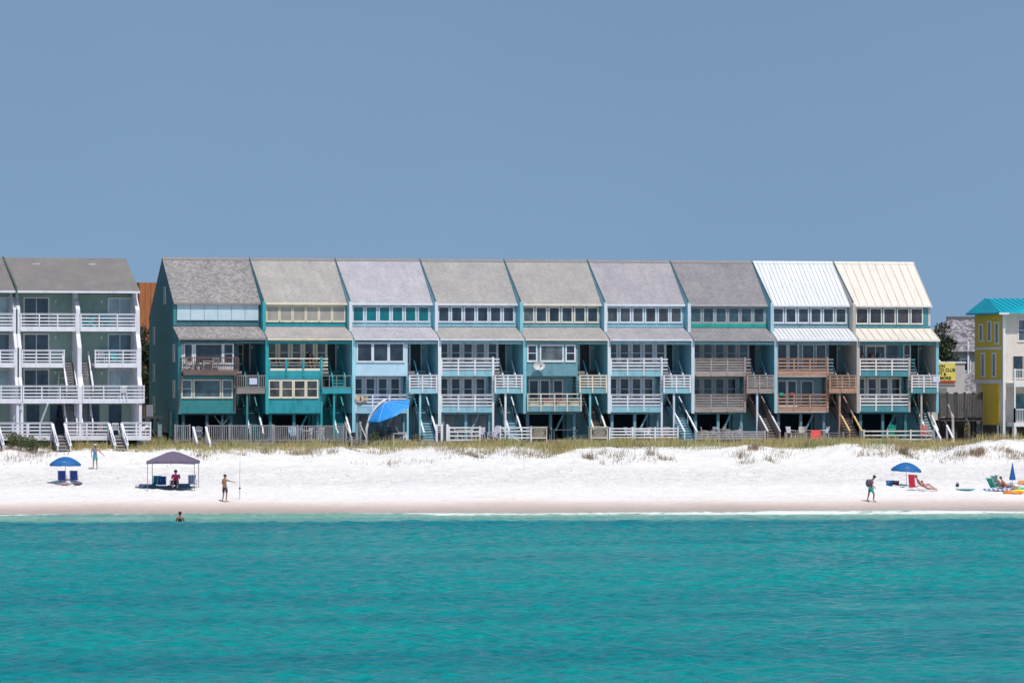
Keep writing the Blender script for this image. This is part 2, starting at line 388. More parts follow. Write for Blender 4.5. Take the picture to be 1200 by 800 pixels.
# ------------------------------------------------------------------ grass on the dune
def blades(name, P, hmin, hmax, width, mat, lean=.35):
    n = len(P); a = rng.uniform(0, 2 * np.pi, n); h = rng.uniform(hmin, hmax, n) * (.35 + 1.25 * vnoise(P[:, 0] * .6, P[:, 1] * .6, 77))
    wx = np.cos(a) * width; wy = np.sin(a) * width; lx = rng.normal(.12, lean, n) * h; ly = rng.normal(0, lean, n) * h
    b0 = P + np.stack([-wx, -wy, 0 * a - .03], 1); b1 = P + np.stack([wx, wy, 0 * a - .03], 1)
    m0 = P + np.stack([lx * .35 - wx * .8, ly * .35 - wy * .8, h * .6], 1); m1 = P + np.stack([lx * .35 + wx * .8, ly * .35 + wy * .8, h * .6], 1)
    t = P + np.stack([lx, ly, h], 1)
    V = np.stack([b0, b1, m1, m0, t], 1).reshape(-1, 3); i = np.arange(n)[:, None] * 5
    F = np.concatenate([i + np.array([[0, 1, 2]]), i + np.array([[0, 2, 3]]), i + np.array([[3, 2, 4]])], 0)
    return fastmesh(name, V, F, mat)
GR = leafy((.13, .17, .04), (.36, .34, .13), (.58, .49, .30))
def scatter(n, s0, s1, dens=None, lat0=-75, lat1=75):
    lat = rng.uniform(lat0, lat1, n); s = rng.uniform(s0, s1, n); D = shore(lat) + s
    if dens is not None:
        k = dens(lat, s) > rng.uniform(0, 1, n); lat = lat[k]; s = s[k]; D = D[k]
    return np.stack([CX + lat * RT[0] + D * FW[0], CY + lat * RT[1] + D * FW[1], height(lat, D)], 1)
def dg(lat, s):
    edge = 31.6 + (vnoise(lat * .35, lat * 0, 41) - .5) * 5
    return np.clip((s - edge) * .9, 0, 1) * (.35 + .9 * vnoise(lat * .5, s * .5, 42)) * np.clip(vnoise(lat * .22, s * .3, 43) * 2.2 - .35, .18, 1)
o = blades('dune_grass', scatter(150000, 30, 39.5, dg), .2, .62, .014, GR)
tag(o, 'olive and straw coloured grass along the top of the dune', kind='stuff')
def dg2(lat, s): return np.clip(vnoise(lat * .28, s * .3, 51) - .52, 0, 1) * 4.2 * np.clip(vnoise(lat * 1.6, s * 1.2, 52) - .35, 0, 1) * np.clip((s - 25) / 6, 0, 1)
o = blades('dune_weeds', scatter(150000, 24, 33.5, dg2), .08, .42, .014, leafy((.13, .10, .07), (.23, .18, .12), (.17, .15, .07)), .6)
tag(o, 'sparse brown weeds scattered on the sand below the dune grass', kind='stuff')
cl = []
for px, py, n, wd in ((12, 531, 500, 1.3), (32, 537, 420, 1.2), (48, 533, 300, .9), (205, 524, 200, .6), (238, 535, 420, .5), (283, 533, 160, .4), (312, 531, 260, .4), (345, 533, 300, .35), (361, 532, 260, .35), (388, 531, 240, .4), (541, 532, 380, .7), (556, 535, 420, .5), (573, 532, 260, .5), (605, 533, 380, .8), (622, 533, 420, .6), (640, 536, 220, .5), (689, 537, 460, .35), (706, 533, 300, .7), (724, 534, 260, .7), (762, 533, 260, .35), (775, 538, 160, .3), (783, 539, 160, .3),
                        (868, 536, 300, .5), (872, 543, 260, .5), (884, 526, 520, .35), (903, 541, 180, .4), (912, 533, 200, .6), (1010, 534, 260, .4), (1033, 533, 420, .6), (1058, 531, 620, .25), (1048, 528, 260, .6), (1127, 534, 300, .6), (1142, 533, 460, .5), (1148, 531, 460, .4), (1170, 527, 300, .4), (1181, 529, 420, .3), (1188, 538, 260, .6), (1194, 534, 260, .5)):
    n = n // 3; c = ground(px, py); q = rng.normal(0, wd * .75, (n, 2)) * (1, 1.2); X = c.x + q[:, 0]; Y = c.y + q[:, 1]
    lat = (X - CX) * RT[0] + (Y - CY) * RT[1]; D = (X - CX) * FW[0] + (Y - CY) * FW[1]; cl.append(np.stack([X, Y, height(lat, D)], 1))
o = blades('dune_weed_tufts', np.concatenate(cl), .12, .5, .013, leafy((.16, .12, .07), (.30, .23, .15), (.20, .19, .08)), .5)
tag(o, 'brown and olive weed tufts on the white dune face', kind='stuff')
def leaves(mb, c, rad, n, size, seed=0, shell=.3):
    r = random.Random(seed)
    for _ in range(n):
        while True:
            p = Vector((r.uniform(-1, 1), r.uniform(-1, 1), r.uniform(-1, 1)))
            if shell < p.length < 1: break
        q = Vector((c[0] + p.x * rad[0], c[1] + p.y * rad[1], c[2] + p.z * rad[2]))
        a = Vector((r.gauss(0, 1), r.gauss(0, 1), r.gauss(0, .6))).normalized(); b = a.orthogonal().normalized(); b.rotate(Matrix.Rotation(r.uniform(0, 6), 3, a))
        sz = size * r.uniform(.6, 1.4); cc = a.cross(b)
        mb.add([q + b * sz, q + cc * sz * .5, q - b * sz, q - cc * sz * .5], [(0, 1, 2, 3)])
SHRUB = leafy((.03, .05, .015), (.07, .10, .03), (.14, .15, .06))
def shrub(p, wd, h, label, seed=1, mat=None, n=240, name='shrub', cat='shrub', group=None):
    r = random.Random(seed); t = thing(name, label, cat, p, 0, group)
    s = MB()
    for k in range(6):
        a = r.uniform(0, 6.28); s.tube([p, (p[0] + math.cos(a) * wd * .25, p[1] + math.sin(a) * wd * .25, p[2] + h * .7)], [.02, .008], 5)
    s.build('stem', wood((.12, .09, .06), 'z'), t)
    f = MB()
    for k in range(6):
        c = (p[0] + r.uniform(-.35, .35) * wd, p[1] + r.uniform(-.3, .3) * wd, p[2] + h * r.uniform(.35, .75))
        leaves(f, c, (wd * .25, wd * .22, h * .3), n // 6, .06, seed + k, .1)
    f.build('foliage', mat or SHRUB, t); return t

# ------------------------------------------------------------------ the row of townhouses
G = 4.1; PITCH = 6.45; XU = -24.87
def window(parent, x, z, wd, h, Y, fm, gm, sash=True, ft=.09, vbar=0, nm='window'):
    f = MB(); y0, y1 = Y - .05, Y - .004
    f.box(x - ft, x, y0, y1, z - ft, z + h + ft); f.box(x + wd, x + wd + ft, y0, y1, z - ft, z + h + ft)
    f.box(x, x + wd, y0, y1, z - ft, z); f.box(x, x + wd, y0, y1, z + h, z + h + ft)
    f.box(x - ft - .02, x + wd + ft + .02, y0 - .03, y0 - .001, z - ft - .03, z - ft * .4)
    if sash: f.box(x, x + wd, y0 + .012, y1, z + h * .5 - .025, z + h * .5 + .025)
    for k in range(vbar):
        xx = x + wd * (k + 1) / (vbar + 1); f.box(xx - .03, xx + .03, y0 + .008, y1 + .001, z, z + h)
    if gm is DARKGL and h < 1.6 and random.random() < .18: gm = glass((.10, .12, .13))
    o = f.build(nm, fm, parent); p = MB().box(x, x + wd, Y - .022, Y - .002, z, z + h)
    p.build('pane', gm, o); return o
def door(parent, x, z, wd, h, Y, fm, dm):
    f = MB(); f.box(x - .1, x, Y - .06, Y - .004, z, z + h + .1); f.box(x + wd, x + wd + .1, Y - .06, Y - .004, z, z + h + .1); f.box(x, x + wd, Y - .06, Y - .004, z + h, z + h + .1)
    o = f.build('door', fm, parent); MB().box(x, x + wd, Y - .03, Y - .003, z, z + h).build('door_leaf', dm, o)
    MB().ball((x + .1, Y - .07, z + h * .46), .035).build('handle', plain((.5, .45, .35), .3), o)
def rails(mb, x0, x1, Y, z0, z1, nb=4, bw=.105, posts=(), th=.04, cap=True, pw=.1, pdrop=.3):
    "horizontal board railing facing the sea"
    for k in range(nb):
        zc = z0 + bw / 2 + (z1 - z0 - bw) * k / (nb - 1)
        mb.box(x0, x1, Y - th, Y, zc - bw / 2, zc + bw / 2)
    if cap: mb.box(x0 - .02, x1 + .02, Y - th - .04, Y + .08, z1 + .002, z1 + .04)
    for p in posts: mb.box(p - pw / 2, p + pw / 2, Y - th - .03, Y - th - .002, z0 - pdrop, z1 - .003)
def siderails(mb, X, y0, y1, z0, z1, nb=4, bw=.1):
    for k in range(nb):
        zc = z0 + bw / 2 + (z1 - z0 - bw) * k / (nb - 1); mb.box(X - .02, X + .02, y0, y1, zc - bw / 2, zc + bw / 2)
def balusters(mb, x0, x1, Y, z0, z1, step=.13, r=.022):
    mb.box(x0, x1, Y - .05, Y, z1 - .07, z1); mb.box(x0, x1, Y - .05, Y, z0, z0 + .06); n = int((x1 - x0) / step)
    for k in range(n + 1):
        x = x0 + (x1 - x0) * k / n; mb.box(x - r, x + r, Y - .035, Y - .012, z0 + .061, z1 - .071)
def staircase(parent, x0, x1, yb, zb, yt, zt, mat, rmat=None, cap=None, rail=True, railh=.85, solid=False):
    "steps from (yb, zb) at the bottom to (yt, zt) at the top"
    n = max(3, int(abs(zt - zb) / .19)); s = MB()
    for k in range(n):
        z = zb + (zt - zb) * (k + 1) / n - .02; y = yb + (yt - yb) * (k + .5) / n; dy = abs(yt - yb) / n * .5
        s.box(x0 + .03, x1 - .03, y - dy - .02, y + dy, z - .05, z); s.box(x0 + .03, x1 - .03, y + dy - .022, y + dy - .002, z + .001, z + .07)
    for x in (x0, x1): s.bar((x, yb, zb), (x, yt, zt), .05, .24)
    o = s.build('staircase', mat, parent)
    if rail:
        for x in (x0, x1):
            h = MB(); h.bar((x, yb, zb + railh), (x, yt, zt + railh), .09, .07)
            h.bar((x, yb + .02 * (1 if yt > yb else -1), zb - .1), (x, yb + .02 * (1 if yt > yb else -1), zb + railh), .08)
            h.bar((x, yb * .5 + yt * .5, zb * .5 + zt * .5), (x, yb * .5 + yt * .5, zb * .5 + zt * .5 + railh), .06)
            if solid:
                h.prism([(yb, zb), (yt, zt), (yt, zt + railh - .05), (yb, zb + railh - .05)], x - .02, x + .02)
            h.build('handrail', rmat or mat, o)
            if cap:
                m2 = 1.0 if abs(yt - yb) < .1 else .42
                c = MB(); c.bar((x, yb - .05, zb + railh + .05), (x, yb + (yt - yb) * m2, zb + railh + .05 + (zt - zb) * m2), .13, .04); c.build('rail_cap', cap, o)
    return o
def ribs(mb, y0, z0, y1, z1, xs, r=.03, off=.03):
    for x in xs: mb.bar((x, y0, z0 + off), (x, y1, z1 + off), .045, .05)

CLOSED = dict(l3='open', l2='open')
LBL = [
 'dark teal end townhouse with pale panels over its top windows and brown balcony',
 'bright teal townhouse with cream framed windows and cream topped balcony rail',
 'pale blue townhouse with white siding and three wide windows above the tilted blue umbrella',
 'sky blue townhouse with tan roof, white railings and lattice ground doors',
 'greyish blue townhouse with satellite dish and cream flower balcony',
 'light blue townhouse with lavender grey roof and white railings over white patio rail',
 'blue townhouse with dark grey roof and weathered unpainted board balconies',
 'grey blue townhouse with bright white metal roof and cedar brown balconies',
 'teal end townhouse with cream ribbed metal roof and people on its balcony']
U = [
 dict(wall=(.05, .15, .185), side=(.035, .18, .21), trim=(.62, .57, .48), edge=(.035, .2, .22), rail=BROWN, roof=shingles((.335, .305, .30), .32, .6), l3='win1', l2='win1', gl=DARKGL, landing='bal'),
 dict(wall=(.02, .29, .34), side=(.03, .30, .38), trim=(.68, .6, .46), edge=(.02, .33, .35), rail=CREAM, roof=shingles((.45, .415, .39), .09, .6), l3='open', l2='win4', gl=glass((.06, .06, .06)), top='shade', landing='wire'),
 dict(wall=(.29, .52, .61), side=(.26, .58, .69), trim=(.60, .63, .68), edge=(.3, .62, .72), rail=WHITE, roof=shingles((.50, .475, .51), .09, .6), l3='win3', l2='open', gl=DARKGL, top='teal', ground='closed'),
 dict(wall=(.24, .47, .56), side=(.24, .56, .67), trim=(.60, .62, .67), edge=(.72, .74, .76), rail=WHITE, roof=shingles((.43, .40, .385), .09, .6), l3='open', l2='open', gl=DARKGL, ground='closed'),
 dict(wall=(.17, .36, .41), side=(.22, .54, .64), trim=(.66, .60, .52), edge=(.2, .5, .58), rail=CREAM, roof=shingles((.42, .39, .37), .09, .6), l3='win5', l2='open5', gl=DARKGL),
 dict(wall=(.24, .47, .56), side=(.24, .56, .66), trim=(.60, .64, .70), edge=(.62, .68, .74), rail=WHITE, roof=shingles((.42, .39, .42), .1, .6), l3='open', l2='open', gl=glass((.05, .055, .06))),
 dict(wall=(.20, .42, .48), side=(.22, .50, .60), trim=(.33, .32, .33), edge=(.55, .62, .68), rail=wood((.33, .27, .25)), roof=shingles((.30, .28, .295), .13, .6), l3='open', l2='open', gl=glass((.03, .06, .075)), band=(.01, .32, .27)),
 dict(wall=(.17, .30, .36), side=(.18, .46, .56), trim=(.62, .64, .68), edge=(.34, .52, .60), rail=wood((.40, .24, .17)), roof=metalroof((.72, .72, .735)), rib=.31, l3='french', l2='french', gl=glass((.035, .05, .065))),
 dict(wall=(.06, .24, .29), side=(.60, .54, .50), trim=(.70, .66, .60), edge=(.42, .38, .34), rail=paint((.70, .67, .66), .2), roof=metalroof((.74, .68, .60)), rib=.62, l3='end', l2='open', gl=glass((.04, .045, .055)), top='five', last=True),
]
WALLPTS = [(-.05, 6.3), (-.05, 11.74), (.85, 12.16), (.85, 14.45), (5.5, 17.62), (10.25, 13.28), (10.25, 4.0), (3.4, 4.0), (3.4, 6.3)]
def shutter_panels(t, x0, x1, Y, z0, z1):
    m, nt, b = newmat('pale storm panel'); f = noise(nt, pos(nt, (1, 1, .6)), 1.2, 4)
    nt.links.new(ramp(nt, f, [(.3, (.42, .55, .62)), (.7, (.56, .66, .72))]), b.inputs['Base Color']); b.inputs['Roughness'].default_value = .35
    for k in range(6):
        a = x0 + (x1 - x0) * k / 6; p = MB().box(a + .012, a + (x1 - x0) / 6 - .012, Y - .09, Y - .06, z0, z1); p.build('storm_panel', m, t)
    MB().box(x0 - .05, x1 + .05, Y - .12, Y - .05, z1, z1 + .07).build('panel_track', WHITE, t)
houses = []
for i, c in enumerate(U):
    x0 = XU + PITCH * i; e = x0 + PITCH - .1; a = x0 + .1
    t = thing('townhouse', LBL[i], 'townhouse', (x0, 0, G), 0, 'attached beach townhouses in a row'); houses.append(t)
    Wm = paint(c['wall'], .34, 'h' if i in (0, 1, 2, 4, 7, 8) else 'v'); Sm = paint(c['side'], .22, 'h' if i == 0 else None); Tm = paint(c['trim'], .18); Em = paint(c['edge'], .18)  # side colour lightened: fill light painted into the shaded left faces
    gl = c['gl']; rl = c['rail']; rf = c['roof']
    # party walls
    ar = x0 - .018; er = x0 + PITCH - .102
    pw = MB().prism(WALLPTS if i else [(-.05, 6.3), (-.05, 11.58), (1.68, 12.4), (1.7, 14.2), (5.5, 17.40), (10.25, 13.15), (10.25, 4.9), (3.4, 4.9), (3.4, 4.9), (1.2, 4.9), (.3, 5.0), (.3, 6.3)], x0 - .1, x0 - .02)
    pw.build('party_wall', Sm, t)
    if i: MB().prism([(.84, 14.46), (5.5, 17.63), (10.2, 13.30), (10.2, 13.36), (5.5, 17.68), (.82, 14.52)], x0 - .1, x0 - .02).build('shade_coping', paint((.03, .09, .11), .2), t)  # cap coloured dark: the shade of the strip between roofs is painted in
    MB().box(x0 - .12, x0 + .12, -.1, -.052, 4.9 if i in (2, 3) else 6.25, 11.60).build('corner_trim', Em, t)
    MB().box(x0 - .115, x0 + .115, .80 if i else 1.6, .848 if i else 1.698, 12.24 if i else 12.65, 14.36 if i else 14.1).build('corner_trim', Tm if i in (2, 3, 5) else Em, t)
    if c.get('last'):
        MB().prism([(-.05, 6.3), (-.05, 11.55), (1.68, 12.4), (1.7, 14.2), (5.5, 17.40), (10.25, 13.15), (10.25, 4.0), (3.4, 4.0), (3.4, 6.3)], e - .17, e + .0).build('party_wall', Sm, t)
        MB().box(e - .2, e + .02, -.1, -.052, 6.25, 11.6).build('corner_trim', paint((.2, .42, .48), .2), t)
    # roofs
    ar2 = ar if i else x0 - .12; er2 = er if i < 8 else e + .04; al = ar if i else x0 - .13
    m = MB().prism([(1.45, 14.16), (1.45, 14.29), (5.5, 17.60), (10.3, 13.30), (10.3, 13.15), (5.5, 17.42)], ar2, er2)
    ro = m.build('roof', rf, t)
    MB().prism([(1.40, 14.16), (1.40, 14.27), (1.448, 14.30), (1.448, 14.16)], ar2, er2).build('fascia', Tm if i else GREYW, ro)
    MB().prism([(5.3, 17.47), (5.5, 17.66), (5.7, 17.47), (5.5, 17.5)], ar2, er2).build('ridge_cap', rf if i in (7, 8) else plain(tuple(x for x in (.22, .2, .2))), ro)
    vent = MB()
    for k in range(random.choice((1, 2))):
        vx = a + random.uniform(1, 5); vent.tube([(vx, 7.2, 15.8), (vx, 7.2, 16.9)], .05, 8)
    vent.build('vent_pipe', WHITE, ro)
    lm = MB().prism([(-.32, 11.60), (-.32, 11.73), (1.697, 12.60), (1.697, 12.46)], al, er2); lo = lm.build('lower_roof', rf, t)
    MB().box(al, er2, -.37, -.322, 11.585, 11.715).build('fascia', Tm if i else GREYW, lo)
    if 'rib' in c:
        n = int((e - a) / c['rib']); xs = [ar2 + .05 + (er2 - ar2 - .1) * k / n for k in range(n + 1)]
        rm = metalroof((.58, .58, .60) if i == 7 else (.66, .55, .43))
        q = MB(); ribs(q, 1.46, 14.30, 5.45, 17.56, xs); ribs(q, 5.55, 17.56, 10.25, 13.34, xs); q.build('standing_seams', rm, ro)
        q = MB(); ribs(q, -.31, 11.735, 1.69, 12.60, xs); q.build('standing_seams', rm, lo)
    # walls
    for nm, bx in (('upper_wall', (ar, er, 1.7, 1.85, 12.3, 14.2)), ('third_floor_wall', (ar, x0 + 4.6, 1.25, 1.4, 9.351, 11.95)), ('return_wall', (x0 + 4.5, x0 + 4.6, 1.401, 2.999, 9.351, 12.2)),
                   ('stair_wall', (x0 + 4.6, er, 3.0, 3.15, G, 12.4)), ('stair_wall', (x0 + 4.05, x0 + 4.599, 3.0, 3.15, G, 9.14)), ('second_floor_wall', (ar, x0 + 4.05, 1.25, 1.4, 6.70, 9.139)),
                   ('return_wall', (x0 + 3.95, x0 + 4.05, 1.401, 2.99, 6.7, 9.139)), ('back_wall', (ar, er, 10.05, 10.2, G, 13.1))): MB().box(*bx).build(nm, Wm, t)
    for bx in ((ar, x0 + 4.598, .02, 10.04, 9.141, 9.349), (ar, x0 + 4.048, .02, 10.04, 6.41, 6.69), (x0 + 4.6, er, 2.0, 2.99, 9.2, 9.34), (x0 + 4.05, er, 2.12, 2.99, 6.58, 6.69)): MB().box(*bx).build('floor', GREYW, t)
    MB().box(a, e, -.02, .1, 11.32, 11.51).build('header_beam', Wm, t)
    # ground level
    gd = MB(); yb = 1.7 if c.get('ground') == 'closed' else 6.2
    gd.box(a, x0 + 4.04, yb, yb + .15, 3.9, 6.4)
    gw = gd.build('ground_wall', paint(tuple(x * .75 for x in c['wall']), .3, 'v') if yb < 2 else plain((.06, .10, .13) if i != 4 else (.05, .16, .20), .9), t)  # open bays: wall darkened, the shade under the house is in its colour
    ps = MB()
    for (u, y) in ((.35, .45), (2.1, .45), (3.9, .45), (.35, 3.4), (3.9, 3.2)): ps.box(x0 + u - .1, x0 + u + .1, y - .1, y + .1, 3.7, 6.18)
    ps.box(a, x0 + 4.04, .32, .52, 6.19, 6.40); ps.box(a, x0 + 4.04, 3.2, 3.4, 6.19, 6.40)
    if i == 0: ps.bar((x0 + 3.2, .3, 5.4), (x0 + 3.8, .3, 6.15), .09); ps.bar((x0 + 3.2, .3, 5.4), (x0 + 2.6, .3, 6.15), .09); ps.box(x0 + 3.13, x0 + 3.27, .22, .38, 3.8, 6.18)
    else: ps.bar((x0 + 2.5, .5, 5.0), (x0 + 3.1, .5, 6.15), .12)
    ps.bar((x0 + .35, .45, 5.4), (x0 + .35, 1.3, 6.15), .09)
    ps.build('pilings', paint(tuple(x * .75 + .01 for x in c['wall']), .35), t)
    if c.get('ground') == 'closed':
        for u in (.35, 1.0, 2.9, 3.4):
            l = MB(); wdt = .55
            for k in range(9): l.box(x0 + u + k * wdt / 8 - .012, x0 + u + k * wdt / 8 + .012, yb - .05, yb - .035, 4.5, 6.05)
            for k in range(14): l.box(x0 + u - .03, x0 + u + wdt + .03, yb - .07, yb - .052, 4.5 + k * .12, 4.52 + k * .12)
            l.build('lattice_door', paint((.68, .66, .68), .2), t); MB().box(x0 + u - .05, x0 + u + wdt + .05, yb - .03, yb - .004, 4.45, 6.1).build('door_panel', plain((.12, .16, .18)), t)
    else:
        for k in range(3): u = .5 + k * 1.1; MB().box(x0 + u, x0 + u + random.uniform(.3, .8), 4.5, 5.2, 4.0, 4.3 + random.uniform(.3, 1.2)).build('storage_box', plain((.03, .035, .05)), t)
    MB().box(ar + .15, er - .15, -2.45, 1.1, 4.2, 4.34).build('patio_deck', GREYW, t)
    # clerestory windows
    if c.get('top') == 'five':
        for k in range(5): window(t, x0 + .50 + k * 1.085, 12.98, .82, 1.05, 1.7, Tm, glass((.045, .04, .045)), False, .085)
    elif i == 0: shutter_panels(t, x0 + .16, x0 + 6.2, 1.7, 13.03, 14.12)
    else:
        tp = {'shade': glass((.34, .31, .27), .12, .2), 'teal': glass((.0, .13, .15), .25)}.get(c.get('top'), gl)
        for k in range(6): window(t, x0 + .42 + k * .985, 13.03, .70 if c.get('top') != 'shade' else .80, .98, 1.7, Tm, tp, False, .10)
        if i in (1, 3, 4, 5): MB().box(a + .02, e - .02, 1.55, 1.695, 14.14, 14.2).build('soffit_trim', Tm, t)
    MB().box(a, e, 1.62, 1.698, 12.62, 12.78 if 'band' not in c else 12.9).build('sill_band', paint(c.get('band', c['wall']), .25), t)
    # third and second floor fronts
    FR = x0 + 3.95
    def deck(z, nb=4, posts=(.16, 1.42, 2.68), skirt=c['wall'], y0=0., rail=rl, sk=.4, kind='rails'):
        d = MB().box(a + .01, FR + .1, y0 - .04, y0, z - sk + .03, z + .03); d.box(a + .01, FR + .1, y0 - .001 if y0 else .0, 1.249 if y0 else .019, z - .001, z + .02)
        do = d.build('balcony', paint(skirt, .25) if isinstance(skirt, tuple) else skirt, t)
        r_ = MB()
        if kind == 'rails': rails(r_, a, FR, y0 - .002, z + .1, z + .93, nb, .1, [x0 + p for p in posts], pdrop=.42)
        elif kind == 'teal':
            r_.box(a, FR, y0 - .08, y0 + .05, z + .86, z + .95); r_.box(a, FR, y0 - .03, y0, z + .6, z + .63); r_.box(a, FR, y0 - .03, y0, z + .38, z + .41); r_.box(a, FR, y0 - .031, y0 - .001, z + .031, z + .2)
        else: balusters(r_, a - .1, FR + .25, y0 - .002, z + .05, z + 1.0)
        if y0 < -.1:
            siderails(r_, a - .05, y0, 0, z + .1, z + .93); siderails(r_, FR + .2, y0, 0, z + .1, z + .93)
        r_.build('railing', rail, do)
        if i in (7, 2): MB().box(a, FR, y0 - .05, y0 - .042, z - sk - .0, z - sk + .035).build('skirt_board', Tm, do)
        return do
    def openwall(z, n, extra=0):
        for k in range(n):
            window(t, x0 + .35 + .93 * k, z + .62, .56, 1.45, 1.25, Tm, gl, True, .165)
    def enclosed(z0, z1, wins, wz, wh, smat, tr=Tm, sash=False, glm=None):
        MB().box(a, FR + .1, -.03, .12, z0, z1).build('front_wall', smat, t)
        for (u, w_, s_, v_) in wins: window(t, x0 + u, wz, w_, wh, -.03, tr, glm or gl, s_, .1, v_)
    z3, z2 = 9.35, 6.7
    if c['l3'] == 'open':
        openwall(z3, 5); dk = deck(z3, 4 if i != 6 else 5, skirt=c['wall'] if i not in (6,) else rl, kind='teal' if i == 1 else 'rails')
        if i == 1:
            for u in (.16, 1.42, 2.68): MB().box(x0 + u - .07, x0 + u + .07, -.12, -.085, z3 - .4, z3 + .85).build('post', Wm, dk)
    elif c['l3'] == 'win1':
        MB().box(a, x0 + 4.05, .25, .4, 9.36, 11.31).build('front_wall', WHITE, t)
        for (u, w_, s_) in ((.45, .5, 0), (1.25, 1.9, 0), (3.35, .6, 1)): window(t, x0 + u, 9.95, w_, 1.3, .25, WHITE, gl, bool(s_), .1)
        window(t, x0 + 4.75, 9.95, .55, 1.3, 3.0, Tm, gl, True, .08)
        deck(z3, kind='bal', y0=-.75, skirt=BROWN, sk=.34)
    elif c['l3'] == 'win3':
        enclosed(9.0, 11.31, [(.32, 1.0, False, 0), (1.52, 1.0, False, 0), (2.72, .98, False, 0)], 10.1, 1.22, paint((.46, .66, .76), .12, 'h'))
    elif c['l3'] == 'win5':
        enclosed(9.0, 11.31, [(.28, .58, True, 0), (1.25, 1.62, False, 0), (3.2, .58, True, 0)], 10.15, 1.05, paint((.14, .30, .36), .3, 'h'), WHITE)
    elif c['l3'] == 'french':
        for u in (.62, 1.5): window(t, x0 + u, 9.5, .62, 1.85, 1.25, WHITE, gl, False, .12)
        window(t, x0 + 2.55, 9.6, .8, 1.7, 1.25, WHITE, gl, False, .07); window(t, x0 + 3.62, 9.6, .7, 1.7, 1.25, WHITE, gl, False, .07)
        deck(z3, 4, skirt=rl)
    elif c['l3'] == 'end':
        window(t, x0 + .35, 9.8, .5, 1.5, 1.25, Tm, gl, False, .06); window(t, x0 + 1.15, 9.45, 1.35, 1.75, 1.25, Tm, gl, False, .16, 1)
        window(t, x0 + 2.8, 9.7, .75, 1.6, 1.25, plain((.2, .2, .22)), gl, True, .07); deck(z3, 4)
        window(t, x0 + 4.1, 9.8, .42, 1.5, 1.25, Tm, gl, True, .1)
    if c['l2'] == 'open':
        openwall(z2, 4); deck(z2, 4 if i != 6 else 5, skirt=c['wall'] if i not in (6,) else rl)
    elif c['l2'] == 'open5':
        for u in (.75, 1.6, 2.6): window(t, x0 + u, 6.9, .6, 1.75, 1.25, WHITE if u < 2 else Tm, gl, u > 2, .1)
        do = MB().box(a + .01, FR + .35, -.3, -.25, z2 - .3, z2 + .1).build('balcony', Wm, t); MB().box(a + .01, FR + .35, -.249, .018, z2 - .05, z2 + .02).build('balcony_floor', GREYW, do)
        r_ = MB(); r_.box(a, FR + .35, -.34, -.26, z2 + .95, z2 + 1.02); r_.box(a, FR + .35, -.33, -.29, z2 + .62, z2 + .68); r_.box(a, FR + .35, -.33, -.29, z2 + .42, z2 + .48); r_.box(a, FR + .35, -.33, -.29, z2 + .1, z2 + .16)
        for u in (.15, 1.15, 2.2, 3.15, 4.2): r_.box(x0 + u - .04, x0 + u + .04, -.37, -.341, z2 - .3, z2 + 1.0)
        for k in range(28): r_.bar((a + k * .15, -.275, z2 + .16), (a + k * .15 + .28, -.275, z2 + .44), .018, .01); r_.bar((a + k * .15 + .28, -.262, z2 + .16), (a + k * .15, -.262, z2 + .44), .018, .01)
        r_.build('railing', CREAM, do)
    elif c['l2'] == 'win1':
        enclosed(6.3, 9.0, [(.22, .62, True, 0), (1.1, 1.85, False, 0), (3.2, .62, True, 0)], 7.5, 1.15, paint((.03, .22, .235), .2, 'h'), Tm, glm=glass((.06, .10, .12)))
    elif c['l2'] == 'win4':
        enclosed(6.3, 8.98, [(.2, .72, True, 0), (1.13, .72, True, 0), (2.06, .72, True, 0), (2.99, .72, True, 0)], 7.5, 1.12, Wm, Tm)
        MB().box(a, FR + .1, -.065, -.034, 8.78, 8.9).build('trim_board', Wm, t)
    elif c['l2'] == 'french':
        for u in (.62, 1.4): window(t, x0 + u, 6.85, .58, 1.75, 1.25, WHITE, gl, False, .1)
        window(t, x0 + 2.45, 6.9, .85, 1.7, 1.25, WHITE, gl, False, .07)
        deck(z2, 4, skirt=rl)
    # post at the bay corner
    MB().box(FR + .02, FR + .17, -.09, .06, (G - .2) if i in (1, 2, 3, 5) else 6.3, 10.38 if c['l3'] in ('open', 'french', 'end') else 9.0).build('post', Em if i not in (6, 7) else rl, t)
    if c['l3'] in ('open', 'french', 'end'):
        r_ = MB(); rails(r_, x0 + 4.15, x0 + 4.6, .25, z3 + .1, z3 + .93, 4, .09, pdrop=0, cap=False); r_.build('railing', rl if i not in (7, 8) else Wm, t)
    # stairwell: door, landing, three flights
    door(t, x0 + 5.0, 9.35, .8, 2.0, 3.0, Tm, plain((.03, .05, .06))); door(t, x0 + 5.0, 6.7, .8, 2.0, 3.0, Tm, plain((.03, .05, .06)))
    if i not in (0, 8): window(t, x0 + 4.1, 9.95, .36, 1.2, 1.25, Tm, gl, True, .07) if c['l3'] not in ('french', 'open') else None
    lg = MB().box(x0 + 4.02, x0 + 6.22, -.36, .6, 7.93, 8.04); lg.box(x0 + 4.02, x0 + 6.22, -.41, -.362, 7.72, 8.12)
    lsk = {0: GREYW, 6: rl, 7: rl}.get(i, paint(c['wall'], .2)); lo_ = lg.build('landing', lsk, t)
    r_ = MB()
    if c.get('landing') == 'bal': balusters(r_, x0 + 3.95, x0 + 6.25, -.37, 8.14, 9.05)
    elif c.get('landing') == 'wire': balusters(r_, x0 + 4.0, x0 + 6.2, -.37, 8.14, 9.05, .5, .03)
    else: rails(r_, x0 + 4.05, x0 + 6.2, -.42, 8.17, 9.05, 5 if i != 6 else 6, .095, [x0 + 4.1, x0 + 5.05, x0 + 6.12], pdrop=.4)
    siderails(r_, x0 + 4.04, -.36, .5, 8.2, 9.02, 4)
    r_.build('railing', {0: GREYWZ, 1: plain((.18, .2, .2), .4)}.get(i, rl), lo_)
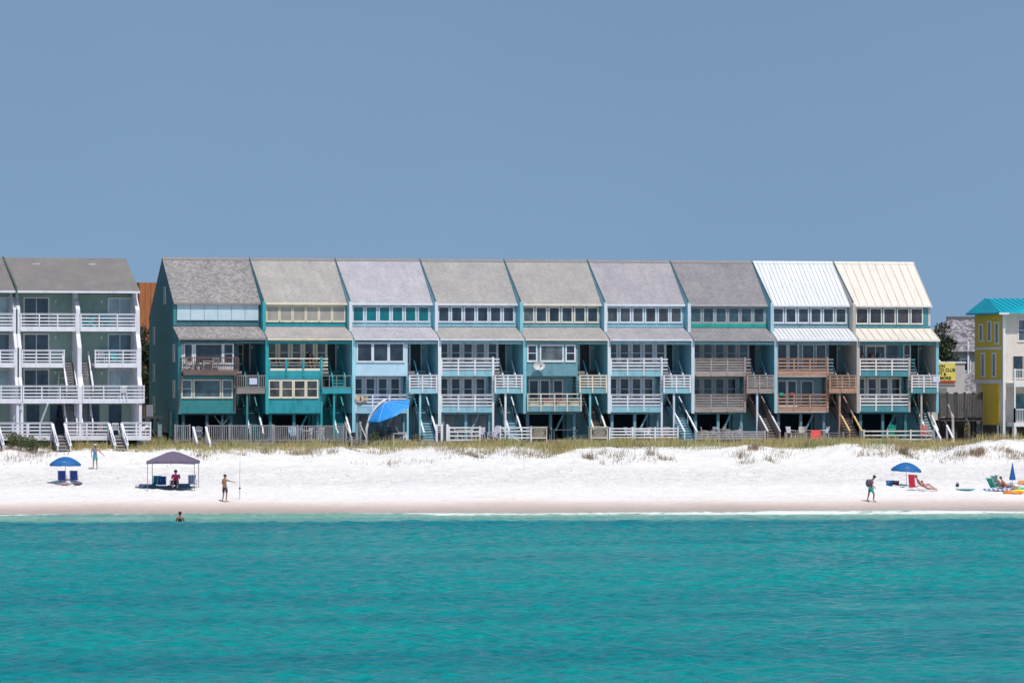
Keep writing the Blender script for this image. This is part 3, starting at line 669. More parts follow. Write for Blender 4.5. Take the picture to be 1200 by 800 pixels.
    MB().box(x0 + 4.86, x0 + 5.0, -.3, -.16, G - .1, 7.92).build('post', rl if i in (7,) else Em, t)
    y0s = {5: -2.5, 6: -2.4, 7: -2.2, 8: -.9, 4: -1.0}.get(i, -.9)
    capm = {7: wood((.62, .40, .16)), 0: WHITE, 4: CREAM}.get(i, WHITE if i != 6 else paint((.6, .6, .62), .3))
    stm = {6: wood((.22, .19, .18)), 7: wood((.17, .13, .11)), 0: paint((.02, .12, .13), .3), 4: BROWN}.get(i, paint(tuple(x * .8 for x in c['wall']), .3))
    xg = XU + PITCH * i + 5.4
    zg = min(G, gz(xg, y0s)) - .02
    staircase(t, x0 + 5.05, x0 + 6.0, y0s, zg, 2.1, 6.69, stm, Em if i not in (6, 7) else rl, capm, True, .85, i == 6)
    staircase(t, x0 + 4.12, x0 + 4.8, 2.1, 6.69, .62, 8.04, stm, rail=False)
    staircase(t, x0 + 5.05, x0 + 6.0, .62, 8.04, 2.0, 9.34, stm, Em if i not in (6, 7) else Wm, None, True, .8)
    if i == 4:
        d = MB(); d.ball((x0 + 1.0, -.45, 9.72), .44, .10, .28, 14, 8); d.bar((x0 + 1.0, -.03, 9.35), (x0 + 1.0, -.42, 9.65), .05); d.bar((x0 + 1.0, -.5, 9.5), (x0 + 1.05, -.95, 9.75), .03)
        sd = thing('satellite_dish', 'round grey satellite dish fixed under the upper windows of the greyish blue house', 'satellite dish', (x0 + 1.0, -.03, 9.3)); 
        dd = MB(); rr, nn = .44, 16
        vs_ = [(x0 + 1.0, -.30, 9.75)]; fs_ = []
        for q in (1, 2):
            for k in range(nn):
                an = 2 * math.pi * k / nn; vs_.append((x0 + 1.0 + math.cos(an) * rr * q / 2, -.30 - .05 * q * q / 2 - .02, 9.75 + math.sin(an) * rr * .72 * q / 2))
        for k in range(nn):
            fs_.append((0, 1 + k, 1 + (k + 1) % nn)); fs_.append((1 + k, 1 + nn + k, 1 + nn + (k + 1) % nn, 1 + (k + 1) % nn))
        dd.add(vs_, fs_); dd.build('dish', plain((.6, .58, .58), .4), sd, smooth=True)
        MB().bar((x0 + 1.0, -.04, 9.3), (x0 + 1.0, -.3, 9.7), .05).bar((x0 + 1.0, -.3, 9.45), (x0 + 1.0, -.85, 9.72), .03).box(x0 + .94, x0 + 1.06, -.92, -.82, 9.68, 9.8).build('mount_arm', plain((.2, .2, .2)), sd)
    # wall lamps
    wl = MB().box(x0 + 5.95, x0 + 6.05, 2.88, 2.96, 11.0, 11.2); wl.build('wall_lamp', WHITE, t)

# the shaded gable end of the first house: windows and boxes
t = houses[0]; X = XU - .1
for (y, z, h) in ((8.0, 11.3, 1.3), (4.2, 14.2, 1.3), (8.0, 8.6, 1.3), (1.0, 10.0, 1.3), (1.0, 7.4, 1.3), (8.0, 6.3, 1.2)):
    f = MB(); f.box(X - .05, X - .004, y, y + .08, z, z + h); f.box(X - .05, X - .004, y + .62, y + .7, z, z + h); f.box(X - .05, X - .004, y + .08, y + .62, z, z + .08); f.box(X - .05, X - .004, y + .08, y + .62, z + h - .08, z + h); f.box(X - .045, X - .006, y + .08, y + .62, z + h / 2 - .02, z + h / 2 + .02)
    o = f.build('window', CREAM, t); MB().box(X - .02, X - .003, y + .08, y + .62, z + .08, z + h - .08).build('pane', DARKGL, o)
MB().box(X - .28, X - .006, 3.2, 3.6, 4.9, 6.3).build('meter_box', plain((.16, .22, .2), .5), t)
MB().box(X - .25, X - .006, 1.4, 1.9, 4.6, 6.4).build('meter_box', paint((.04, .16, .15), .2), t)
MB().bar((X + .0, -.02, 6.3), (X + .1, -.7, 9.0), .1).bar((X + 4.1, -.02, 6.3), (X + 4.2, -.7, 9.0), .1).build('brace', BROWN, t)
for k in range(5): pass
sp = MB()
for (y) in (1.0, 3.2, 5.5, 8.0): sp.box(XU - .09, XU + .09, y, y + .18, 3.7, 4.9)
sp.build('pilings', paint((.03, .08, .08), .3), t)

# notices on landings
MB().box(XU + 5.05, XU + 5.62, -.48, -.45, 8.38, 8.84).build('notice_board', paint((.52, .55, .68), .1), houses[0])
x9 = XU + PITCH * 8
MB().box(x9 + 5.75, x9 + 6.3, -.52, -.5, 8.55, 8.98).build('notice_board', paint((.55, .58, .75), .1), houses[8])

# ------------------------------------------------------------------ white balconied building on the left
AG = paint((.25, .35, .30), .15, 'v'); AW = paint((.67, .66, .71), .16); AT = paint((.66, .64, .66), .15)
def balcony_block(xs, label, chairs=True):
    pit = 4.35; nb = 2; x0 = xs; x1 = xs + pit * nb
    t = thing('apartment_block', label, 'apartment block', (x0, 0, G), 0, 'white balconied blocks beside the townhouses')
    FIN = [(1.0, 15.0), (.85, 14.55), (.05, 13.75), (.05, 12.0), (-.5, 11.0), (-.5, 8.9), (-.9, 8.2), (-.9, 7.0), (-.5, 7.0), (-.5, 4.0), (9, 4.0), (9, 15.0)]
    for k in range(nb + 1):
        x = x0 + pit * k; w2 = .15; xl = x - w2; xr = x + w2
        MB().prism(FIN, xl, xr).build('party_wall', AW, t)
    MB().box(x0 + .12, x1 - .12, 1.6, 1.75, G, 14.9).build('front_wall', AG, t); MB().box(x0 + .12, x1 - .12, 9.0, 9.15, G, 14.9).build('back_wall', AG, t)
    ro = MB().prism([(-.15, 14.93), (-.15, 15.08), (5.1, 17.55), (9.5, 14.9), (9.5, 14.75), (5.1, 17.38)], x0 - .1, x1 + .12).build('roof', shingles((.25, .23, .22), .08, .6), t)
    MB().box(x0 - .1, x1 + .12, -.2, -.152, 14.92, 15.07).build('fascia', AW, ro)
    MB().prism([(-.25, 14.6), (-.25, 15.35), (5.1, 17.62), (9.5, 15.0), (9.5, 14.6)], x0 - .24, x0 - .12).build('party_wall', paint((.06, .10, .09), .2), t)
    MB().prism([(-.15, 14.95), (5.1, 17.4), (9.4, 14.78)], x0 + .0, x0 + .12).build('gable_wall', AG, t)
    MB().prism([(-.15, 14.95), (5.1, 17.4), (9.4, 14.78)], x1 - .12, x1).build('gable_wall', AG, t)
    vt = MB()
    for u in (1.8, 5.9): vt.box(x0 + u, x0 + u + .5, 4.0, 4.3, 17.0, 17.14)
    vt.build('roof_vent', plain((.5, .48, .46)), ro)
    lv = [(12.5, 0.0), (9.9, -.5), (7.35, -.95)]
    for q, (z, y) in enumerate(lv):
        for b in range(nb):
            l = x0 + pit * b + .125; r = x0 + pit * (b + 1) - .125
            if q == 2 and b == nb - 1: r += .42
            if q == 1: (l, r) = (l, r - .95) if b == 0 else (l + .95, r)
            d = MB().box(l, r, y, 1.599, z - .2, z); d.box(l, r, y - .05, y - .002, z - .32, z + .02); do = d.build('balcony', AW, t)
            rr = MB(); n = 3; rails(rr, l, r, y - .002, z + .12, z + .92, 4, .09, [l + .06 + (r - l - .12) * k / n for k in range(n + 1)], pdrop=.35, pw=.08); rr.build('railing', AW, do)
            if q == 1: siderails(MB(), l, 0, 1, 1, 2)
            win = (.75, 2.45) if b == 0 else (2.55, 4.15)
            wx = x0 + pit * b + win[0]; z0 = z + .05; h = 2.0
            gm = glass((.03, .055, .07)) if b == 0 else glass((.32, .42, .44) if q != 1 else (.08, .13, .16), .2)
            window(t, wx, z0, win[1] - win[0], h, 1.6, AT, gm, False, .1, 1, 'sliding_door')
            lp = MB().box(wx + (2.2 if b == 0 else -.6), wx + (2.3 if b == 0 else -.5), 1.5, 1.598, z + 1.75, z + 1.95); lp.build('wall_lamp', WHITE, t)
    # stairs in the middle
    c = x0 + pit
    for (xa, xb) in ((c - .95, c - .2), (c + .2, c + .95)):
        staircase(t, xa, xb, -.6, 7.35, 1.2, 9.9, wood((.25, .23, .24)), AW, AW); staircase(t, xa, xb, -.6, 4.75, 1.2, 7.2, wood((.25, .23, .24)), AW, None)
    # ground deck
    g0 = x0 + .05; g1 = x1 + .25; Y = -3.4
    d = MB().box(g0, g1, Y, 1.59, 4.6, 4.72); d.box(g0, g1, Y - .05, Y - .003, 4.42, 4.74); do = d.build('deck', AW, t)
    gaps = [x0 + 2.25, x0 + 6.35]; xsr = [g0, gaps[0] - .45, gaps[0] + .45, gaps[1] - .45, gaps[1] + .45, g1]
    rr = MB()
    for k in (0, 2, 4): rails(rr, xsr[k], xsr[k + 1], Y - .004, 4.82, 5.66, 4, .1, [xsr[k] + .05, (xsr[k] + xsr[k + 1]) / 2, xsr[k + 1] - .05], pdrop=.2)
    siderails(rr, g1 - .03, Y, -1, 4.82, 5.66); rr.build('railing', AW, do)
    for gx in gaps:
        staircase(t, gx - .45, gx + .45, Y - 2.2, gz(gx, Y - 2.2), Y - .06, 4.7, wood((.3, .28, .28)), AW, None, True, .8)
        for sgn in (-.45, .45):
            MB().bar((gx + sgn, Y - 2.25, gz(gx, Y - 2.2) + .45), (gx + sgn, Y - .1, 5.6), .2, .06).build('rail_cap', WHITE, do)
    for k in range(nb + 1): MB().box(x0 + pit * k - .1 + (.1 if k == 0 else 0), x0 + pit * k + .1 + (.1 if k == 0 else 0), -.9, -.7, 4.73, 7.03).build('post', AW, t)
    for k in range(7): MB().box(g0 + .3 + k * 1.35, g0 + .45 + k * 1.35, Y + .3, Y + .45, 3.7, 4.59).build('post', AW, t)
    br = MB(); br.bar((x0 + 1.9, -1.25, 7.0), (x0 + 1.6, -.2, 5.7), .09); br.bar((x0 + .1, -1.2, 7.0), (x0 - .4, -.4, 5.9), .09); br.build('brace', AW, t)
    for (u, w_) in ((.9, .9), (2.6, 1.0), (5.3, .9), (6.9, .9)): MB().box(x0 + u, x0 + u + w_, 1.54, 1.597, 4.75, 6.9).build('ground_door', glass((.02, .03, .05)), t)
    return t
XA = -36.62
blkA = balcony_block(XA, 'green walled block with white balconies and stairs, next to the dark teal gable')
balcony_block(XA - 8.9, 'second white balconied block, cut off by the left edge of the picture')

# ------------------------------------------------------------------ yellow house on the right
def yellow_house():
    X = 38.35; X2 = X + 16; t = thing('beach_house', 'yellow and cream house with turquoise metal roof at the right edge', 'house', (X, 0, G))
    Y_ = paint((.68, .47, .03), .12); C_ = paint((.68, .60, .53), .12); Wt = paint((.68, .68, .68), .15)
    MB().box(X + .02, X2, .0, 6.1, 8.5, 13.64).build('wall', C_, t)
    m = MB(); m.box(X - .1, X + .018, .35, 6.1, 8.5, 13.64); m.box(X - .1, X + .018, 1.0, 4.6, 5.35, 8.5); m.build('side_wall', Y_, t)
    MB().box(X + .02, X2, 1.2, 6.1, 5.4, 8.49).build('wall', C_, t)
    MB().box(X - .11, X + .1, -.06, .2, 4.2, 13.63).build('corner_post', Wt, t)
    m = MB(); m.box(X - .16, X - .102, .35, 6.15, 8.45, 8.75); m.box(X - .14, X - .101, .35, 6.1, 11.0, 11.2); m.build('belt_trim', Wt, t)
    m = MB().add([(X - .6, -.6, 13.78), (X2, -.6, 13.78), (X2, 6.7, 13.78), (X - .6, 6.7, 13.78), (X + .1, 4.5, 14.9), (X2, 4.5, 14.9), (X - .6, -.6, 13.66), (X2, -.6, 13.66), (X2, 6.7, 13.66), (X - .6, 6.7, 13.66)], [(0, 1, 5, 4), (2, 3, 4, 5), (3, 0, 4), (1, 2, 5), (0, 6, 7, 1), (3, 9, 6, 0), (9, 8, 7, 6), (2, 8, 9, 3), (1, 7, 8, 2)]); ro = m.build('roof', metalroof((.0, .36, .46)), t)
    q = MB(); n = 36
    for k in range(n):
        x = X - .55 + k * .46; q.bar((max(x, X - .55), -.54, 13.81), (max(x, X + .12), 4.45, 14.91), .04)
    q.build('standing_seams', metalroof((.0, .2, .27)), ro)
    MB().box(X - .64, X2, -.66, -.602, 13.62, 13.76).build('gutter', Wt, ro)
    # front gable wing
    m = MB().add([(X + .1, -.9, 13.72), (X + 9, -.9, 13.72), (X + 4.6, .9, 14.75), (X + 4.6, 4.3, 14.88), (X + .3, -.3, 13.9), (X + 9, -.3, 13.9)], [(0, 1, 2), (0, 2, 3, 4), (1, 5, 3, 2)]); m.build('porch_roof', metalroof((.0, .36, .46)), ro)
    for (y, z, h) in ((4.2, 11.6, 1.4), (2.4, 11.6, 1.6), (.8, 11.4, 1.7), (3.8, 8.9, 1.9), (1.4, 8.9, 1.9)):
        f = MB(); f.box(X - .17, X - .104, y, y + .14, z, z + h); f.box(X - .17, X - .104, y + .7, y + .84, z, z + h); f.box(X - .17, X - .104, y + .14, y + .7, z, z + .12); f.box(X - .17, X - .104, y + .14, y + .7, z + h - .14, z + h)
        o = f.build('window', Wt, t); MB().box(X - .13, X - .103, y + .14, y + .7, z + .12, z + h - .14).build('pane', glass((.09, .08, .04)), o)
    window(t, X + 1.15, 11.7, 1.9, 1.5, 0, Wt, DARKGL, True, .1, 1); window(t, X + 4.3, 11.7, 1.9, 1.5, 0, Wt, DARKGL, True, .1, 1)
    window(t, X + .7, 8.9, 1.6, 1.6, 0.0, C_, DARKGL, False, .06, 1, 'sliding_door'); window(t, X + 3.4, 8.9, 1.6, 1.6, 0.0, C_, DARKGL, False, .06, 1, 'sliding_door')
    window(t, X + 1.3, 5.8, 1.6, 1.9, 1.2, C_, glass((.1, .2, .22)), False, .08, 1, 'sliding_door')
    for z in (8.42, 5.45):
        d = MB().box(X + .21, X2, -1.5, 1.19 if z < 7 else -.001, z - .22, z + .08); do = d.build('balcony', Wt, t)
        r_ = MB(); balusters(r_, X + .25, X2 - .1, -1.45, z + .12, z + 1.1, .13, .015); r_.box(X + .22, X + .34, -1.52, -1.4, z - 1.9 if z < 7 else z - 2.9, z + 1.15); r_.build('railing', Wt, do)
    for k in range(5): MB().box(X - .1 + k * 3, X + .15 + k * 3, 1.0, 1.3, 3.8, 5.4).build('piling', Wt, t); MB().box(X + .2 + k * 3, X + .45 + k * 3, -1.4, -1.15, 3.8, 5.2).build('piling', Wt, t)
    m = MB().box(X + .5, X2, .2, .3, 3.9, 5.15); m.box(X - .05, X + .05, 1, 5, 3.9, 5.3); m.build('skirt_wall', wood((.06, .05, .05), 'z'), t)
yellow_house()

# ------------------------------------------------------------------ behind: hipped shingle house, restaurant with sign, cedar building, trees
def wpos(px, py, D): lat = (px - 600) / FPX * D; X, Y = world(lat, D); return X, Y, CZ + (450 - py) * D / FPX
def hip_house():
    X, Y, zt = wpos(1122, 372, 470); k = 470 / FPX
    t = thing('shingled_house', 'grey mottled shingle roofed house seen between the teal end house and the yellow house', 'house', (X, Y, G))
    ze = CZ + (450 - 412) * k; zr = CZ + (450 - 373) * k
    xl = X - 1.5; xr = X + 9; wl = MB().box(xl + .5, xr - .5, Y + .5, Y + 8, 4, ze); wl.build('wall', paint((.35, .35, .37), .2), t)
    SH = shingles((.26, .235, .26), .7, .8)
    m = MB().add([(xl, Y, ze), (xr, Y, ze), (xr, Y + 9, ze), (xl, Y + 9, ze), (xl + 2.1, Y + 4, zr), (xr - 1.7, Y + 4, zr)], [(0, 1, 5, 4), (1, 2, 5), (2, 3, 4, 5), (3, 0, 4), (3, 2, 1, 0)]); ro = m.build('roof', SH, t)
    MB().box(xl + 2.0, xr - 1.6, Y + 3.9, Y + 4.15, zr - .05, zr + .22).build('ridge_cap', plain((.12, .11, .12)), ro)
    for q in range(3): window(t, xl + 1.2 + q * 3, ze - 1.6, 1.6, .9, Y + .5, WHITE, DARKGL, False, .1, 1)
    MB().add([(xl + 1.4, Y - 3, ze - 5.4), (xr, Y - 3, ze - 5.4), (xr, Y + .4, ze - 1.7), (xl + 1.4, Y + .4, ze - 1.7), (xl + 1.4, Y - 3, ze - 5.6), (xr, Y - 3, ze - 5.6)], [(0, 1, 2, 3), (4, 5, 1, 0)]).build('lower_roof', SH, t)
    m = MB(); m.box(X + 1.0, X + 1.15, Y + .2, Y + .3, ze - 2, ze + .9); m.box(X + 1.8, X + 1.95, Y + .2, Y + .3, ze - 2, ze + .9); m.build('post', WHITE, t)
    a = MB().add([(X + 1.9, Y + .1, ze - .9), (X + 4.6, Y + .1, ze - .9), (X + 4.4, Y + .45, ze - .3), (X + 2.2, Y + .45, ze - .3)], [(0, 1, 2, 3)]); a.build('awning', plain((.55, .22, .06)), t)
hip_house()
def restaurant():
    D = 440; X0_, Y0_, _ = wpos(1093, 457, D); X1_ = X0_ + 2.75; k = D / FPX
    zt = CZ + (450 - 425.5) * k; t = thing('beach_bar', 'pale walled low building behind the dark fence, between teal and yellow houses', 'building', (X0_, Y0_, G))
    MB().box(X0_ - 6, X1_, Y0_, Y0_ + 5, 4, zt).build('wall', paint((.52, .47, .46), .2), t)
    MB().box(X0_ - 6.05, X1_ + .08, Y0_ - .1, Y0_ + 5.1, zt + .002, zt + .14).build('parapet', WHITE, t)
    MB().box(X0_ + .2, X0_ + 1.2, Y0_ - .04, Y0_ - .003, CZ - 16 * k, CZ - 7 * k + .2).build('window', plain((.2, .2, .2)), t)
    MB().prism([(X0_ - .6, zt + .16), (X0_ + .9, zt + .16), (X0_ - .3, zt + 1.2), (X0_ - .9, zt + 1.4)], Y0_ + .5, Y0_ + 2.4, 'y').build('awning', paint((.8, .74, .74), .1), t)
    # the yellow sign
    s = thing('sign_board', 'yellow sign with black capitals and a red bottom line on the pale low building', 'sign', (X0_ + .2, Y0_ - .1, CZ + 4 * k))
    zb = CZ + 4.2 * k; zs = CZ + 25 * k; xs0 = X0_ - .6; xs1 = wpos(1120.5, 450, D)[0] + .05
    MB().box(xs0, xs1, Y0_ - .16, Y0_ - .105, zb, zs).build('panel', plain((.74, .62, .14), .5, .06), s)
    MB().box(xs0, xs1 + .05, Y0_ - .2, Y0_ - .165, zb - .16, zb - .04).build('red_stripe', plain((.55, .05, .03), .5, .05), s)
    xt = wpos(1099.2, 450, D)[0]
    rows = [('ON', xt + .12, 15.2, .34), ('CO CLUB', xt + .02, 11.0, .36), ('TY &', xt + .02, 7.0, .36)]
    for tx, x, row, sz in [('SON', xt - .1, 19.6, .33), ('CO CLUB', xt - .02, 14.9, .345), ('TY &', xt - .05, 10.3, .345), ('& MORE!', xt - .15, 5.6, .33)]:
        cu = bpy.data.curves.new('lettering', 'FONT'); cu.body = tx; cu.size = sz * 1.0; cu.extrude = .008; cu.offset = .008
        o = bpy.data.objects.new('lettering', cu); COL.objects.link(o); bpy.context.view_layer.update()
        me = bpy.data.meshes.new_from_object(o.evaluated_get(bpy.context.evaluated_depsgraph_get())); bpy.data.objects.remove(o)
        me.materials.append(BLACK); mo = bpy.data.objects.new('lettering', me); COL.objects.link(mo); mo.parent = s
        mo.location = Vector((x, Y0_ - .175, CZ + row * k)) - s.location; mo.rotation_euler = (R(90), 0, 0)
restaurant()
def cedar():
    X, Y, zt = wpos(171, 331, 455); t = thing('cedar_building', 'orange brown board clad building top rising between the white block and the dark teal gable', 'building', (X, Y, G))
    MB().box(X - .6, X + 5, Y, Y + 6, 4, zt).build('wall', wood((.40, .14, .05), 'z', .4), t)
    MB().box(X - 2.1, X - .62, Y + .3, Y + 6, 4, zt - .05).build('wing', paint((.04, .12, .07), .2), t)
    m = MB()
    for k in range(12): m.box(X - .55 + k * .46, X - .49 + k * .46, Y - .05, Y - .003, 5, zt - .02)
    m.build('battens', wood((.34, .12, .05), 'z'), t)
cedar()
TREE = leafy((.006, .014, .006), (.02, .035, .012), (.045, .06, .022))
def tree(px, pyt, D, rad, h, label, seed):
    X, Y, zt = wpos(px, pyt, D); t = thing('tree', label, 'tree', (X, Y, G), 0, 'trees behind the houses'); r = random.Random(seed)
    m = MB(); m.tube([(X, Y, 4), (X + .1, Y, 4 + (zt - 4) * .5), (X, Y, zt - rad * .6)], [.22, .16, .05], 7)
    for k in range(6):
        a = r.uniform(0, 6.3); zz = 4 + (zt - 4) * r.uniform(.4, .8); m.tube([(X, Y, zz), (X + math.cos(a) * rad * .7, Y + math.sin(a) * rad * .7, zz + rad * .5)], [.08, .02], 5)
    m.build('trunk', wood((.09, .07, .05), 'z'), t)
    f = MB()
    for k in range(14):
        a = r.uniform(0, 6.28); q = r.uniform(.1, .75); zz = zt - rad * .3 - r.uniform(0, h)
        leaves(f, (X + math.cos(a) * rad * q, Y + math.sin(a) * rad * q, zz), (rad * .42, rad * .42, rad * .34), 170, .13, seed * 50 + k, .2)
    f.build('crown', TREE, t)
for q, (px, py, D, rd, h, lb) in enumerate([
    (163, 372, 428, 1.7, 4.5, 'dark leafy tree in the gap beside the white block, nearest the white rails'),
    (173, 388, 424, 1.6, 5.0, 'dark leafy tree pressed against the dark teal gable'),
    (168, 430, 418, 1.8, 2.5, 'low dark tree at the bottom of the gap left of the gable'),
    (1093, 377, 462, 1.7, 4.5, 'rounded dark tree just right of the cream roofed end house'),
    (1104, 379, 464, 1.4, 4.5, 'rounded dark tree partly hidden by the grey shingled roof'),
    (1099, 392, 460, 1.7, 3.2, 'lower dark tree behind the pale awning')]): tree(px, py, D, rd, h, lb, q + 3)
o = MB()
for k in range(60):
    px = -300 + k * 30; X, Y, z = wpos(px, 440, 640); leaves(o, (X, Y, 5.5), (9, 5, 3.2), 110, .7, k, .1)
tag(o.build('far_woodland', TREE), 'far dark tree line beyond the beach road', kind='stuff')

# ------------------------------------------------------------------ fences and patios in front of the houses
def fence_thing(label, x0, x1, Y, z0, z1, kind='rails', mat=WHITE, nb=4, group='patio railings in front of the houses', base=None, name='patio_railing', diag=None):
    t = thing(name, label, 'railing', (x0, Y, z0), 0, group)
    if kind == 'rails':
        m = MB()
        for k in range(nb):
            zc = z0 + .06 + (z1 - z0 - .12) * k / (nb - 1); m.box(x0, x1, Y - .03, Y, zc - .05, zc + .05)
        m.build('rails', mat, t)
    elif kind == 'wire':
        m = MB()
        for k in range(5): zc = z0 + .1 + (z1 - z0 - .15) * k / 4; m.box(x0, x1, Y - .015, Y, zc - .015, zc + .015)
        m.box(x0, x1, Y - .04, Y + .04, z1 - .03, z1 + .02); m.build('rails', mat, t)
    else:
        m = MB(); balusters(m, x0, x1, Y, z0, z1, .15, .03); m.build('balusters', mat, t)
    n = max(1, int(round((x1 - x0) / 1.7)))
    for k in range(n + 1):
        x = x0 + (x1 - x0) * k / n; MB().box(x - .06, x + .06, Y - .1, Y - .052 if kind != 'wire' else Y - .042, 3.6, z1 + .06).build('post', mat, t)
    if base: MB().box(x0, x1, Y + .01, Y + 1.6, z0 - .3, z0 - .12).box(x0, x1, Y - .02, Y + .008, z0 - .42, z0 - .06).build('deck_edge', base, t)
    if diag: MB().bar((diag[0], Y - .14, diag[1]), (diag[2], Y - .6, diag[3]), .07).build('brace', mat, t)
    return t
YF = -2.6
def fx(px): return XatY(px, YF)
def fz(py, px=600): X = fx(px); return Zpx(py, X, YF)
GRB = wood((.26, .25, .27), 'z')
fence_thing('grey baluster fence under the dark teal house, left of the white sloped caps', fx(205), fx(222), YF, 4.35, fz(498, 200), 'bal', GRB)
fence_thing('grey baluster fence under the dark teal house, right of the white sloped caps', fx(243), fx(319), YF, 4.35, fz(498, 280), 'bal', GRB, base=GREYW)
fence_thing('grey baluster fence in front of the bright teal house', fx(321), fx(402), YF, 4.35, fz(498.5, 360), 'bal', GRB, base=BROWN)
fence_thing('short white rail in front of the lattice doors, next to dark slat fence', fx(526), fx(562), YF, 4.3, fz(500, 545), 'rails', WHITE, 4)
fence_thing('white rail with a diagonal brace between sky blue and greyish blue houses', fx(586), fx(622), YF, 4.45, fz(500, 600), 'rails', WHITE, 4, diag=(fx(588), 5.2, fx(612), 4.0))
fence_thing('long white rail on a red brown deck edge under the lavender roofed house', fx(714), fx(794), YF, 4.45, fz(501, 750), 'rails', WHITE, 4, base=wood((.14, .07, .06)))
fence_thing('weathered grey rail under the unpainted board balconies', fx(815), fx(896), YF, 4.35, fz(505, 855), 'rails', wood((.34, .32, .33)), 4)
fence_thing('thin wire rail under the cedar brown balconies', fx(920), fx(988), YF, 4.2, fz(507, 950), 'wire', GREYW)
fence_thing('cream three board rail under the teal end house', fx(1012), fx(1094), YF, 4.25, fz(504, 1050), 'rails', paint((.58, .56, .52), .3), 3)
for lbl, pa, pb in (('white sloped entry rails beside adirondack chair at the dark teal house', 226, 241), ('white sloped entry rails at the right end of the cream patio rail', 1094, 1109)):
    X1 = fx(pa); X2 = fx(pb); t = thing('deck_steps', lbl, 'steps', (X1, YF, 4.1), 0, 'small wooden steps down to the dune')
    for x in (X1, X2):
        m = MB().bar((x, YF - 1.5, gz(x, YF - 1.5) + .35), (x, YF - .1, 5.35), .15, .06).bar((x, YF - .1, 4.0), (x, YF - .1, 5.3), .1); m.bar((x, YF - 1.5, gz(x, YF - 1.5) - .1), (x, YF - 1.5, gz(x, YF - 1.5) + .33), .1); m.build('handrail', WHITE, t)
    m = MB()
    for k in range(4): m.box(X1 + .06, X2 - .06, YF - .45 - k * .28, YF - .16 - k * .28, 4.25 - k * .11, 4.3 - k * .11)
    m.build('tread', GREYW, t)
X1 = fx(405); X2 = fx(422); t = thing('deck_steps', 'grey weathered steps with rails between bright teal and pale blue houses', 'steps', (X1, YF, 4.1), 0, 'small wooden steps down to the dune')
for x in (X1, X2):
    MB().bar((x, YF - 1.8, 4.55), (x, YF, 5.5), .09, .06).bar((x, YF - 1.8, 3.6), (x, YF - 1.8, 4.6), .12).bar((x, YF, 3.9), (x, YF, 5.7), .16).build('handrail', wood((.36, .33, .31)), t)
m = MB()
for k in range(5): m.box(X1 + .07, X2 - .07, YF - .4 - k * .33, YF - .1 - k * .33, 4.55 - k * .15, 4.6 - k * .15)
m.build('tread', GREYW, t)
# dark slat fence by the lattice doors
t = thing('slat_fence', 'short dark slat fence with white posts right of the blue steps', 'fence', (fx(511), YF, 4.1))
m = MB()
for k in range(8): m.box(fx(511), fx(524), YF - .02, YF + .02, 4.2 + k * .15, 4.3 + k * .15)
m.build('slats', wood((.06, .05, .06)), t)
for p in (511.5, 517.5, 524): MB().box(fx(p) - .08, fx(p) + .08, YF - .07, YF - .022, 4.1, 5.5).build('post', WHITE, t)
# low boardwalk
t = tag(MB().box(fx(478), fx(527), YF - .6, YF + 2.3, 4.12, 4.24).box(fx(478), fx(527), YF - .66, YF - .602, 3.75, 4.26).build('boardwalk', wood((.30, .24, .22)), None, at=(fx(478), YF, 4.1)), 'low red grey boardwalk in front of the pale blue house steps', 'boardwalk')
# lattice bins
for lbl, pa, pb in (('cream lattice box left of the dark dining table', 622, 640), ('cream lattice box left of the long white rail', 693, 711)):
    xa, xb = fx(pa), fx(pb); t = thing('lattice_bin', lbl, 'storage box', (xa, YF, 4.1), 0, 'cream lattice boxes on the patios')
    fr = MB(); 
    for (za, zb_) in ((5.15, 5.25), (4.45, 4.53), (4.0, 4.08)): fr.box(xa, xb, YF - .05, YF, za, zb_)
    fr.box(xa - .06, xa, YF - .05, YF + .6, 3.9, 5.25); fr.box(xb, xb + .06, YF - .05, YF + .6, 3.9, 5.25); fr.box(xa - .1, xb + .1, YF - .1, YF + .65, 5.252, 5.3); fr.build('frame', CREAM, t)
    lt = MB(); n = 9
    for k in range(n): a_ = xa + (xb - xa - .3) * k / n; lt.bar((a_, YF - .03, 4.53), (a_ + .4, YF - .03, 5.15), .03, .012); lt.bar((a_ + .4, YF - .015, 4.53), (a_, YF - .015, 5.15), .03, .012)
    lt.build('lattice', CREAM, t); MB().box(xa + .01, xb - .01, YF + .1, YF + .55, 4.05, 5.1).build('inner_box', plain((.12, .11, .10)), t)
# dark fenced yard between the teal end house and the yellow house
t = thing('board_fence', 'dark weathered board fence on stilts between teal and yellow houses', 'fence', (XatY(1101, 3), 3, 4))
m = MB(); xa, xb = XatY(1101, 3), XatY(1151, 3); n = 22
for k in range(n): a_ = xa + (xb - xa) * k / n; m.box(a_ + .01, a_ + (xb - xa) / n - .02, 3, 3.05, 5.9 + random.uniform(-.04, .04), 7.7 + random.uniform(-.05, .05))
m.build('boards', wood((.075, .07, .07), 'z', .5), t)
m = MB(); 
for k in range(6): a_ = xa + (xb - xa) * k / 5; m.box(a_ - .07, a_ + .07, 3.06, 3.2, 3.8, 7.8)
m.box(xa, xb, 3.21, 3.3, 5.7, 5.88); m.box(xa, xb, 2.6, 3.9, 5.6, 5.69); m.box(xa, xb, 4.2, 4.3, 3.8, 5.6); m.build('frame', wood((.05, .045, .045), 'z'), t)
